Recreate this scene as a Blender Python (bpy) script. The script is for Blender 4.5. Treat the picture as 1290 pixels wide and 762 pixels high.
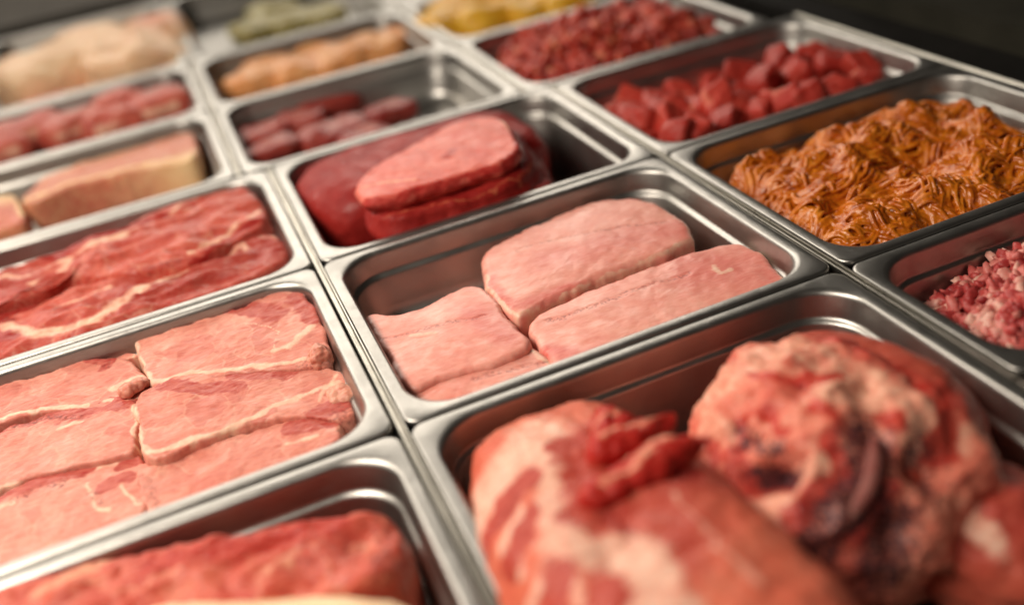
import bpy, bmesh, math, random
import numpy as np
from mathutils import Vector, Matrix, noise, Euler

for o in list(bpy.data.objects):
    bpy.data.objects.remove(o, do_unlink=True)
scene = bpy.context.scene
COL = scene.collection

# ------------------------------------------------------------------ camera
cam_data = bpy.data.cameras.new('camera')
cam = bpy.data.objects.new('camera', cam_data)
COL.objects.link(cam)
cam.location = (-0.06547, -0.52880, 0.38465)
cam.rotation_euler = Euler((1.0336448, 0.1595378, -0.3772632), 'XYZ')
cam_data.sensor_width = 36.0
cam_data.lens = 35.3218
cam_data.clip_start = 0.02
cam_data.clip_end = 50.0
cam_data.dof.use_dof = True
cam_data.dof.focus_distance = 0.77
cam_data.dof.aperture_fstop = 1.75
cam_data.dof.aperture_blades = 0
scene.camera = cam

# ------------------------------------------------------------------ world and lamps
world = bpy.data.worlds.new('World')
scene.world = world
world.use_nodes = True
wb = world.node_tree.nodes['Background']
wb.inputs['Color'].default_value = (1.0, 0.86, 0.72, 1)
wb.inputs['Strength'].default_value = 0.02

def area_lamp(name, loc, target, sx, sy, power, color):
    d = bpy.data.lights.new(name, 'AREA')
    d.shape = 'RECTANGLE'; d.size = sx; d.size_y = sy
    d.energy = power; d.color = color
    o = bpy.data.objects.new(name, d)
    o.location = loc
    o.rotation_euler = (Vector(target) - Vector(loc)).to_track_quat('-Z', 'Y').to_euler()
    COL.objects.link(o)
    return o

# strip light of the counter canopy, behind and to the left, and a softer one overhead
area_lamp('counter_strip_light', (-0.58, 0.14, 0.82), (-0.15, 0.14, -0.05), 0.9, 0.30, 13.5, (1.0, 0.88, 0.74))
area_lamp('ceiling_light', (-0.85, -0.45, 1.45), (-0.1, 0.15, 0.0), 1.0, 0.5, 6.5, (1.0, 0.88, 0.75))
area_lamp('added_rim_light', (-0.45, 3.0, 1.45), (-0.1, 0.4, 0.0), 4.6, 1.4, 84.0, (1.0, 0.90, 0.77))  # unseen soft panel, added so the pan rims reflect bright towards the left

scene.view_settings.view_transform = 'Standard'
scene.view_settings.look = 'None'
scene.view_settings.gamma = 1.0
scene.view_settings.use_curve_mapping = False
scene.view_settings.exposure = 0.0

# ------------------------------------------------------------------ material helpers
def lin(r, g, b):
    def f(c):
        c /= 255.0
        return c / 12.92 if c <= 0.04045 else ((c + 0.055) / 1.055) ** 2.4
    return (f(r), f(g), f(b), 1.0)

class NT:
    def __init__(self, name):
        self.m = bpy.data.materials.new(name)
        self.m.use_nodes = True
        self.t = self.m.node_tree
        self.b = self.t.nodes['Principled BSDF']
        tc = self.t.nodes.new('ShaderNodeTexCoord')
        self.obj = tc.outputs['Object']
    def n(self, kind, **kw):
        x = self.t.nodes.new(kind)
        for k, v in kw.items():
            setattr(x, k, v)
        return x
    def link(self, a, b):
        self.t.links.new(a, b)
    def noise(self, scale, detail=4.0, rough=0.55, stretch=None, distort=0.0, rot=0.0):
        n = self.n('ShaderNodeTexNoise')
        n.inputs['Scale'].default_value = scale
        n.inputs['Detail'].default_value = detail
        n.inputs['Roughness'].default_value = rough
        n.inputs['Distortion'].default_value = distort
        src = self.obj
        if stretch:
            mp = self.n('ShaderNodeMapping')
            mp.inputs['Scale'].default_value = stretch
            mp.inputs['Rotation'].default_value = (0, 0, rot)
            self.link(self.obj, mp.inputs['Vector']); src = mp.outputs['Vector']
        self.link(src, n.inputs['Vector'])
        return n.outputs['Fac']
    def ramp(self, src, a, b, ca=(0, 0, 0, 1), cb=(1, 1, 1, 1)):
        r = self.n('ShaderNodeValToRGB')
        r.color_ramp.elements[0].position = a; r.color_ramp.elements[0].color = ca
        r.color_ramp.elements[1].position = b; r.color_ramp.elements[1].color = cb
        self.link(src, r.inputs['Fac'])
        return r.outputs['Color']
    def math(self, op, a, b=None, clamp=False):
        m = self.n('ShaderNodeMath', operation=op, use_clamp=clamp)
        for i, v in enumerate((a, b)):
            if v is None: continue
            if isinstance(v, (int, float)): m.inputs[i].default_value = v
            else: self.link(v, m.inputs[i])
        return m.outputs[0]
    def mix(self, fac, a, b, blend='MIX'):
        m = self.n('ShaderNodeMix', data_type='RGBA', blend_type=blend)
        for s, v in ((m.inputs['Factor'], fac), (m.inputs[6], a), (m.inputs[7], b)):
            if isinstance(v, (int, float, tuple)): s.default_value = v
            else: self.link(v, s)
        return m.outputs[2]
    def attr(self, name):
        return self.n('ShaderNodeAttribute', attribute_name=name).outputs['Fac']
    def bump(self, h, strength, dist=0.002, prev=None):
        b = self.n('ShaderNodeBump')
        b.inputs['Strength'].default_value = strength
        b.inputs['Distance'].default_value = dist
        self.link(h, b.inputs['Height'])
        if prev is not None: self.link(prev, b.inputs['Normal'])
        return b.outputs['Normal']

def meat_material(name, flesh, flesh2, red, fat, dark, rough=0.36, fibre=(1.0, 4.0, 1.0), rot=0.4,
                  marbling=0.0, seams=0.3, spec=0.17, vary=0.0, wet=0.20, bump=0.32, sss=0.22, mottle=0.5):
    k = NT(name)
    broad = k.noise(28, 4, 0.6)
    fib = k.noise(120, 5, 0.6, stretch=fibre, distort=0.6, rot=rot)
    fine = k.noise(650, 3, 0.6)
    c = k.mix(k.ramp(broad, 0.35, 0.65), flesh, flesh2)
    # muscle groups: warped cells with their own tint, paler connective seams between them
    wv = k.n('ShaderNodeTexNoise'); wv.inputs['Scale'].default_value = 22; wv.inputs['Detail'].default_value = 3
    k.link(k.obj, wv.inputs['Vector'])
    wm = k.n('ShaderNodeVectorMath', operation='MULTIPLY_ADD')
    k.link(wv.outputs['Color'], wm.inputs[0]); wm.inputs[1].default_value = (0.06, 0.06, 0.06); k.link(k.obj, wm.inputs[2])
    v1 = k.n('ShaderNodeTexVoronoi', feature='F1'); v2 = k.n('ShaderNodeTexVoronoi', feature='DISTANCE_TO_EDGE')
    for v in (v1, v2):
        v.inputs['Scale'].default_value = 34; k.link(wm.outputs[0], v.inputs['Vector'])
    cell = k.n('ShaderNodeSeparateColor'); k.link(v1.outputs['Color'], cell.inputs[0])
    c = k.mix(k.math('MULTIPLY', k.ramp(cell.outputs[0], 0.45, 1.0), min(1, seams * 1.1)), c, k.mix(0.6, flesh, red))
    c = k.mix(k.math('MULTIPLY', k.ramp(fib, 0.42, 0.72), mottle), c, red)
    sm = k.math('MULTIPLY', k.ramp(v2.outputs['Distance'], 0.0, 0.055, (1, 1, 1, 1), (0, 0, 0, 1)), k.ramp(k.noise(50, 3), 0.40, 0.66))
    c = k.mix(k.math('MULTIPLY', sm, seams), c, k.mix(0.3, fat, flesh))
    ra = k.math('MULTIPLY', k.attr('red'), k.math('ADD', k.math('MULTIPLY', fib, 1.3), 0.25), True)
    c = k.mix(ra, c, red)
    if marbling > 0:
        mv = k.noise(75, 5, 0.62, stretch=fibre, distort=2.2, rot=rot + 0.6)
        ridge = k.math('SUBTRACT', 1.0, k.math('MULTIPLY', k.math('ABSOLUTE', k.math('SUBTRACT', mv, 0.5)), 22.0), True)
        c = k.mix(k.math('MULTIPLY', ridge, marbling), c, fat)
    if vary:
        oi = k.n('ShaderNodeObjectInfo')
        c = k.mix(k.math('MULTIPLY', oi.outputs['Random'], vary), c, k.mix(0.5, red, dark))
    fedge = k.math('ADD', k.attr('fat'), k.math('MULTIPLY', k.math('SUBTRACT', k.noise(150, 5, 0.7), 0.5), 1.5))
    fmask = k.ramp(fedge, 0.34, 0.90)
    fatc = k.mix(k.ramp(k.noise(120, 4, 0.65), 0.30, 0.68), fat, k.mix(0.55, fat, flesh))
    c = k.mix(k.math('MULTIPLY', fmask, k.ramp(k.attr('fat'), 0.02, 0.12)), c, fatc)
    medge = k.math('ADD', k.attr('muscle'), k.math('MULTIPLY', k.math('SUBTRACT', k.noise(110, 4, 0.65), 0.5), 1.0))
    mcol = k.mix(k.ramp(fib, 0.35, 0.7), k.mix(0.45, flesh, red), red)
    c = k.mix(k.math('MULTIPLY', k.ramp(medge, 0.40, 0.66), k.ramp(k.attr('muscle'), 0.02, 0.15)), c, mcol)
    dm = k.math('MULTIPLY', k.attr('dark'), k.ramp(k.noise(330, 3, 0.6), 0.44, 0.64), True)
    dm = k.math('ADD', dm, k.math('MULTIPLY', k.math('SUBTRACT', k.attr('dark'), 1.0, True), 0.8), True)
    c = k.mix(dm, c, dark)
    c = k.mix(k.math('MULTIPLY', k.ramp(fine, 0.60, 0.80), 0.22), c, red)
    k.link(c, k.b.inputs['Base Color'])
    r = k.math('ADD', k.math('MULTIPLY', k.noise(45, 3, 0.6), 0.30), rough - 0.15)
    k.link(r, k.b.inputs['Roughness'])
    k.b.inputs['Subsurface Weight'].default_value = sss
    k.b.inputs['Subsurface Radius'].default_value = (1.0, 0.35, 0.22)
    k.b.inputs['Subsurface Scale'].default_value = 0.006
    k.b.inputs['Specular IOR Level'].default_value = spec
    k.link(k.math('MULTIPLY', k.ramp(k.noise(55, 4, 0.65), 0.46, 0.66), wet), k.b.inputs['Coat Weight'])
    k.b.inputs['Coat Roughness'].default_value = 0.16
    h = k.math('ADD', k.math('MULTIPLY', fib, 1.0), k.math('MULTIPLY', fine, 0.25))
    nrm = k.bump(h, bump, 0.0014)
    k.link(nrm, k.b.inputs['Normal'])
    return k.m

CREAM = lin(236, 202, 176)
MAT = {}
MAT['pork'] = meat_material('pork', lin(212, 132, 114), lin(226, 160, 142), lin(166, 54, 50), CREAM, lin(112, 48, 40), mottle=0.42, seams=0.40)
MAT['loin'] = meat_material('loin', lin(224, 142, 126), lin(236, 170, 154), lin(206, 98, 90), CREAM, lin(150, 78, 72), mottle=0.34, bump=0.16, seams=0.12, fibre=(1, 3, 1), rot=0.1, rough=.36, spec=.3, wet=.3)
MAT['steak'] = meat_material('steak', lin(182, 66, 54), lin(202, 96, 80), lin(140, 22, 22), lin(238, 200, 172), lin(90, 14, 14), marbling=0.15, mottle=0.55, seams=0.45, rot=0.05, fibre=(1, 5, 1))
MAT['beef'] = meat_material('beef', lin(140, 30, 28), lin(158, 42, 36), lin(108, 14, 17), lin(206, 120, 84), lin(60, 8, 10), mottle=0.45, bump=0.3, rough=0.50, seams=0.0, spec=0.16)
MAT['beef_cut'] = meat_material('beef_cut', lin(212, 98, 86), lin(224, 120, 104), lin(168, 34, 34), lin(240, 190, 156), lin(110, 16, 20), mottle=0.25, bump=0.25, seams=0.1)
MAT['hock'] = meat_material('hock', lin(206, 98, 74), lin(218, 120, 94), lin(160, 50, 46), lin(236, 196, 174), lin(112, 52, 56), mottle=0.3, bump=0.3, rough=0.42, seams=0.2)
MAT['hock_cut'] = meat_material('hock_cut', lin(216, 112, 92), lin(228, 142, 118), lin(184, 42, 36), lin(240, 196, 168), lin(88, 54, 58), mottle=0.42, marbling=0.15, bump=0.4, rough=0.38, fibre=(1,1.6,1), seams=.55)
MAT['ribs'] = meat_material('ribs', lin(192, 80, 66), lin(212, 110, 90), lin(172, 38, 34), lin(236, 180, 146), lin(110, 40, 40), mottle=0.5, marbling=.2, seams=.5, rot=0.05, fibre=(1, 5, 1))
MAT['belly'] = meat_material('belly', lin(226, 188, 136), lin(232, 200, 152), lin(190, 92, 76), lin(234, 202, 150), lin(150, 80, 50), mottle=0.06, seams=0.05)
MAT['pale'] = meat_material('pale', lin(236, 190, 150), lin(238, 206, 166), lin(216, 130, 100), lin(244, 222, 184), lin(180, 110, 84), mottle=0.15, seams=0.2)
MAT['offal'] = meat_material('offal', lin(132, 42, 38), lin(166, 74, 64), lin(104, 20, 20), lin(200, 120, 100), lin(70, 10, 12), mottle=0.4)
MAT['cube'] = meat_material('cube', lin(186, 50, 42), lin(204, 76, 62), lin(138, 20, 18), lin(216, 130, 106), lin(84, 10, 12), marbling=0.25, mottle=0.45, rough=.44, vary=.5)
MAT['orange'] = meat_material('orange', lin(222, 150, 92), lin(230, 172, 116), lin(200, 104, 60), lin(240, 200, 146), lin(150, 70, 30), mottle=0.3)
MAT['yellow'] = meat_material('yellow', lin(218, 160, 34), lin(226, 178, 60), lin(196, 120, 30), lin(236, 206, 120), lin(150, 90, 20), mottle=0.3)
MAT['green'] = meat_material('green', lin(150, 140, 84), lin(166, 156, 104), lin(120, 104, 56), lin(200, 190, 140), lin(100, 90, 50), mottle=.4)

def heap_material(name, cols, rough=0.3, bump=0.3, fused=False, coat=0.2):
    """Small bits; each carries its own tint (attribute 'tint')."""
    k = NT(name)
    r = k.n('ShaderNodeValToRGB')
    els = r.color_ramp.elements
    els[0].position = cols[0][0]; els[0].color = cols[0][1]
    els[1].position = cols[-1][0]; els[1].color = cols[-1][1]
    for p, c in cols[1:-1]:
        e = els.new(p); e.color = c
    f = k.math('ADD', k.ramp(k.noise(60, 5, .7), .25, .75) if fused else k.attr('tint'), k.math('MULTIPLY', k.math('SUBTRACT', k.noise(180, 4, 0.6), 0.5), 0.5), True)
    k.link(f, r.inputs['Fac'])
    k.link(r.outputs['Color'], k.b.inputs['Base Color'])
    k.link(k.math('ADD', k.math('MULTIPLY', k.noise(70, 3), 0.25), rough - 0.12), k.b.inputs['Roughness'])
    k.b.inputs['Subsurface Weight'].default_value = 0.12
    k.b.inputs['Subsurface Scale'].default_value = 0.004
    k.b.inputs['Coat Weight'].default_value = coat
    k.b.inputs['Coat Roughness'].default_value = 0.18
    k.link(k.bump(k.noise(420, 4, 0.6), bump, 0.0015), k.b.inputs['Normal'])
    return k.m

MAT['marinade'] = heap_material('marinade', [(0, lin(120, 44, 4)), (0.35, lin(184, 90, 12)), (0.75, lin(212, 122, 26)), (1, lin(228, 156, 66))], rough=0.27, fused=True)
MAT['mince_pink'] = heap_material('mince_pink', [(0, lin(146, 38, 40)), (0.4, lin(184, 66, 64)), (0.75, lin(208, 112, 104)), (1, lin(228, 176, 160))], rough=.45, coat=.04)
MAT['mince_red'] = heap_material('mince_red', [(0, lin(146, 32, 20)), (0.5, lin(184, 52, 34)), (0.85, lin(200, 74, 50)), (1, lin(216, 124, 90))], rough=0.46)
MAT['torn'] = meat_material('torn', lin(198, 78, 60), lin(208, 100, 80), lin(172, 34, 30), lin(236, 170, 140), lin(110, 20, 20), mottle=.5, seams=.3)
MAT['bone'] = meat_material('bone', lin(224, 170, 148), lin(206, 136, 116), lin(176, 70, 56), lin(240, 216, 186), lin(110, 60, 44), mottle=.5, seams=.3)
MAT['tendon'] = meat_material('tendon', lin(126, 78, 74), lin(150, 98, 90), lin(140, 50, 46), lin(210, 164, 150), lin(76, 42, 44), mottle=.7, seams=.5, rough=.5)

def steel(name, base, rough, grime=0.4):
    k = NT(name)
    k.b.inputs['Metallic'].default_value = 1.0
    sm = k.noise(14, 5, 0.65)
    c = k.mix(k.math('MULTIPLY', k.ramp(sm, 0.42, 0.75), grime), base, tuple(v * 0.55 for v in base[:3]) + (1,))
    spots = k.ramp(k.noise(210, 3, 0.6), 0.66, 0.74)
    c = k.mix(k.math('MULTIPLY', spots, 0.22), c, tuple(v * 0.5 for v in base[:3]) + (1,))
    k.link(c, k.b.inputs['Base Color'])
    br = k.noise(90, 4, 0.7, stretch=(1.0, 16.0, 1.0))
    scr = k.ramp(k.noise(60, 3, 0.6, stretch=(1.0, 60.0, 1.0), rot=0.5), 0.62, 0.68)
    r = k.math('ADD', k.math('MULTIPLY', br, 0.16), k.math('ADD', k.math('MULTIPLY', k.noise(28, 5, 0.7), 0.26), rough - 0.20))
    r = k.math('ADD', r, k.math('MULTIPLY', scr, 0.10))
    k.link(r, k.b.inputs['Roughness'])
    nrm = k.bump(k.noise(700, 2, 0.5, stretch=(1.0, 10.0, 1.0)), 0.06, 0.0006)
    nrm = k.bump(k.noise(18, 3, 0.5), 0.42, 0.003, nrm)
    k.link(nrm, k.b.inputs['Normal'])
    return k.m
MAT['steel'] = steel('pan_steel', (0.42, 0.41, 0.39, 1), 0.36)
MAT['rail'] = steel('rail_steel', (0.52, 0.50, 0.45, 1), 0.30)
MAT['well'] = steel('well_steel', (0.16, 0.15, 0.14, 1), 0.5)

def plain(name, col, rough, scale=20):
    k = NT(name)
    c = k.mix(k.ramp(k.noise(scale, 5, 0.6), 0.3, 0.75), col, tuple(v * 0.6 for v in col[:3]) + (1,))
    k.link(c, k.b.inputs['Base Color'])
    k.link(k.math('ADD', k.math('MULTIPLY', k.noise(scale * 3, 3), 0.25), rough - 0.12), k.b.inputs['Roughness'])
    k.b.inputs['Specular IOR Level'].default_value = 0.08
    return k.m
MAT['black'] = plain('plain_black', (0.012, 0.011, 0.010, 1), 0.5)
MAT['ledge_back'] = plain('back_ledge', (0.07, 0.062, 0.052, 1), 0.7)
MAT['ledge'] = plain('dark_ledge', (0.028, 0.026, 0.019, 1), 0.75)

# ------------------------------------------------------------------ object helpers
def tag(o, label, cat, group=None, kind=None):
    if label: o['label'] = label
    if cat: o['category'] = cat
    if group: o['group'] = group
    if kind: o['kind'] = kind
    return o

def mesh_obj(name, verts, faces, mat, parent=None, attrs=None, smooth=True):
    me = bpy.data.meshes.new(name)
    me.from_pydata([tuple(v) for v in verts], [], [tuple(f) for f in faces])
    if smooth:
        me.polygons.foreach_set('use_smooth', [True] * len(me.polygons))
    for an, av in (attrs or {}).items():
        a = me.attributes.new(an, 'FLOAT', 'POINT')
        a.data.foreach_set('value', np.asarray(av, np.float32))
    me.materials.append(mat)
    me.update()
    o = bpy.data.objects.new(name, me)
    COL.objects.link(o)
    if parent: o.parent = parent
    return o

def box(name, x0, x1, y0, y1, z0, z1, mat, parent=None, bev=0.0):
    bm = bmesh.new()
    bmesh.ops.create_cube(bm, size=1)
    for v in bm.verts:
        v.co = (x0 + (v.co.x + .5) * (x1 - x0), y0 + (v.co.y + .5) * (y1 - y0), z0 + (v.co.z + .5) * (z1 - z0))
    if bev > 0:
        bmesh.ops.bevel(bm, geom=list(bm.edges), offset=bev, segments=2, affect='EDGES')
    me = bpy.data.meshes.new(name); bm.to_mesh(me); bm.free()
    me.materials.append(mat)
    o = bpy.data.objects.new(name, me); COL.objects.link(o)
    if parent: o.parent = parent
    return o

def fbm(p, s, seed, octs=3):
    return noise.fractal(Vector((p[0] * s + seed * 7.31, p[1] * s - seed * 3.17, p[2] * s + seed * 1.9)), 0.9, 2.1, octs)

def seg_dist(P, pts):
    """distance of every row of P to a polyline, any dimension"""
    best = np.full(len(P), 1e9)
    pts = [np.array(q, float) for q in pts]
    if len(pts) == 1: pts = pts * 2
    for a, b in zip(pts[:-1], pts[1:]):
        ab = b - a
        L = ab @ ab + 1e-12
        t = np.clip(((P - a) @ ab) / L, 0, 1)
        best = np.minimum(best, np.linalg.norm(P - (a + t[:, None] * ab), axis=1))
    return best

def paint(V, strokes, warp=0.0035, seed=1):
    """colour masks (fat seams, red muscle, dark flecks, painted shade in hollows) laid along lines on the piece"""
    out = {c: np.zeros(len(V)) for c in ('fat', 'red', 'dark', 'muscle')}
    if not strokes: return out
    W = np.array([(fbm(v, 60, seed, 2), fbm(v, 60, seed + 9, 2), 0.0) for v in V]) * warp
    P3 = V + W
    for ch, w, s, pts in strokes:
        P = P3 if len(pts[0]) == 3 else P3[:, :2]
        d = seg_dist(P, pts)
        m = np.clip(1.5 - d / w, 0, 1) * s
        out[ch] = np.maximum(out[ch], m)
    return out

def catmull(pts, n):
    pts = np.array(pts, float)
    m = len(pts); dense = []
    for i in range(m):
        p0, p1, p2, p3 = pts[i - 1], pts[i], pts[(i + 1) % m], pts[(i + 2) % m]
        for k in range(16):
            t = k / 16
            dense.append(.5 * ((2 * p1) + (-p0 + p2) * t + (2 * p0 - 5 * p1 + 4 * p2 - p3) * t * t + (-p0 + 3 * p1 - 3 * p2 + p3) * t ** 3))
    dense = np.array(dense)
    seg = np.linalg.norm(np.roll(dense, -1, 0) - dense, axis=1)
    cum = np.concatenate([[0], np.cumsum(seg)])
    tt = np.linspace(0, cum[-1], n, endpoint=False)
    cl = np.vstack([dense, dense[:1]])
    return np.stack([np.interp(tt, cum, cl[:, i]) for i in (0, 1)], 1)

def slab(name, outline, ztop, zbot, mat, strokes=(), seed=1, er=0.007, dome=0.004, lump=0.0025, fine=0.0008,
         ragged=0.002, tilt=(0, 0), n=300, rings=46, bulge=0.003, fold=0.0):
    """a cut of meat: rounded-edged slice of the traced outline with uneven surface and sides"""
    O = catmull(outline, n)
    c = O.mean(0)
    rag = np.array([fbm((p[0], p[1], 0), 55, seed, 3) for p in O]) * ragged
    D = O - c; L = np.linalg.norm(D, axis=1)
    O = c + D * ((L + rag) / L)[:, None]
    D = O - c; L = np.linalg.norm(D, axis=1)
    S = 1 - (1 - np.linspace(0, 1, rings + 1)[1:]) ** 1.35
    V = [np.array([c[0], c[1], ztop + dome])]
    for s in S:
        d = (1 - s) * L * 0.8
        drop = np.where(d < er, er - np.sqrt(np.maximum(er ** 2 - (er - d) ** 2, 0)), 0)
        z = ztop + dome * (1 - s ** 2) - drop
        V.extend(np.column_stack([c + D * s, z]))
    zs = ztop - er
    m = 7
    for j in range(1, m + 1):
        t = j / m
        zz = zs + (zbot - zs) * t
        b = bulge * math.sin(math.pi * min(1, t * 1.1)) - 0.004 * t * t
        V.extend(np.column_stack([c + D * ((L + b) / L)[:, None], np.full(n, zz)]))
    V = np.array(V)
    F = [(0, 1 + i, 1 + (i + 1) % n) for i in range(n)]
    tot = rings + m
    for r in range(tot - 1):
        a, b = 1 + r * n, 1 + (r + 1) * n
        F.extend((a + i, b + i, b + (i + 1) % n, a + (i + 1) % n) for i in range(n))
    V = np.vstack([V, [[c[0], c[1], zbot]]])
    a = 1 + (tot - 1) * n
    F.extend((a + (i + 1) % n, a + i, len(V) - 1) for i in range(n))
    pm = paint(V, strokes, seed=seed)
    # relief: broad lumps, fine grain; fat seams stand slightly proud, dark creases sink
    nz = np.array([fbm(v, 26, seed, 3) * lump + fbm(v, 140, seed + 3, 3) * fine for v in V])
    top = np.zeros(len(V)); top[:1 + rings * n] = 1
    if fold:
        nz += np.array([(0.45 - abs(fbm((v[0] * .22, v[1] + .012 * fbm(v, 14, seed, 2), 0), 38, seed + 5, 2))) * fold for v in V])
    V[:, 2] += top * (nz + 0.0003 * pm['fat'] - 0.0005 * pm['dark'])
    side = 1 - top; side[-1] = 0
    dirn = V[:, :2] - c; dl = np.linalg.norm(dirn, axis=1)[:, None] + 1e-9
    sd = np.array([fbm(v, 75, seed + 8, 3) if s_ else 0.0 for v, s_ in zip(V, side)])
    V[:, :2] += dirn / dl * (side * (sd * 0.0016 + nz * 0.3))[:, None]
    w = (V[:, 2] - zbot) / (ztop - zbot + 1e-9)
    V[:, 2] += w * (tilt[0] * (V[:, 0] - c[0]) + tilt[1] * (V[:, 1] - c[1]))
    return mesh_obj(name, V, F, mat, attrs=pm)

_ico = {}
def ico(sub):
    if sub not in _ico:
        bm = bmesh.new(); bmesh.ops.create_icosphere(bm, subdivisions=sub, radius=1)
        bm.verts.ensure_lookup_table()
        _ico[sub] = (np.array([v.co[:] for v in bm.verts]), [tuple(v.index for v in f.verts) for f in bm.faces])
        bm.free()
    return _ico[sub]

def lump(name, centre, axes, rz, mat, strokes=(), seed=1, sub=6, power=2.3, amp=0.006, fine=0.0012, dents=(), ridge=0.0, rfreq=34, zmin=None, parent=None, taper=0.0, tint=None):
    """rounded joint of meat: superellipsoid with uneven surface; dents = (point, radius, depth)"""
    U, F = ico(sub)
    r = (np.abs(U) ** power).sum(1) ** (-1 / power)
    V = U * r[:, None] * np.array(axes)
    V[:, 0] *= 1 + taper * V[:, 1] / axes[1]
    N = U / np.array(axes); N /= np.linalg.norm(N, axis=1)[:, None]
    cs, sn = math.cos(rz), math.sin(rz)
    Rz = np.array([[cs, -sn, 0], [sn, cs, 0], [0, 0, 1]])
    V = V @ Rz.T + np.array(centre); N = N @ Rz.T
    pm = paint(V, strokes, warp=0.006, seed=seed)
    s0 = 0.9 / max(axes)
    nz = np.array([fbm(v, s0, seed, 3) * amp + fbm(v, 110, seed + 3, 3) * fine for v in V])
    if ridge:
        nz += np.array([(0.35 - abs(fbm(v, rfreq, seed + 5, 2))) * ridge for v in V])
    nz += 0.0008 * pm['fat'] - 0.002 * pm['dark']
    for p, rad, dep in dents:
        d = np.linalg.norm(V - np.array(p), axis=1)
        nz -= dep * np.exp(-(d / rad) ** 2)
    V = V + N * nz[:, None]
    if zmin is not None: V[:, 2] = np.maximum(V[:, 2], zmin)
    if tint is not None: pm['tint'] = np.full(len(V), tint)
    return mesh_obj(name, V, F, mat, parent, attrs=pm)

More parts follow.
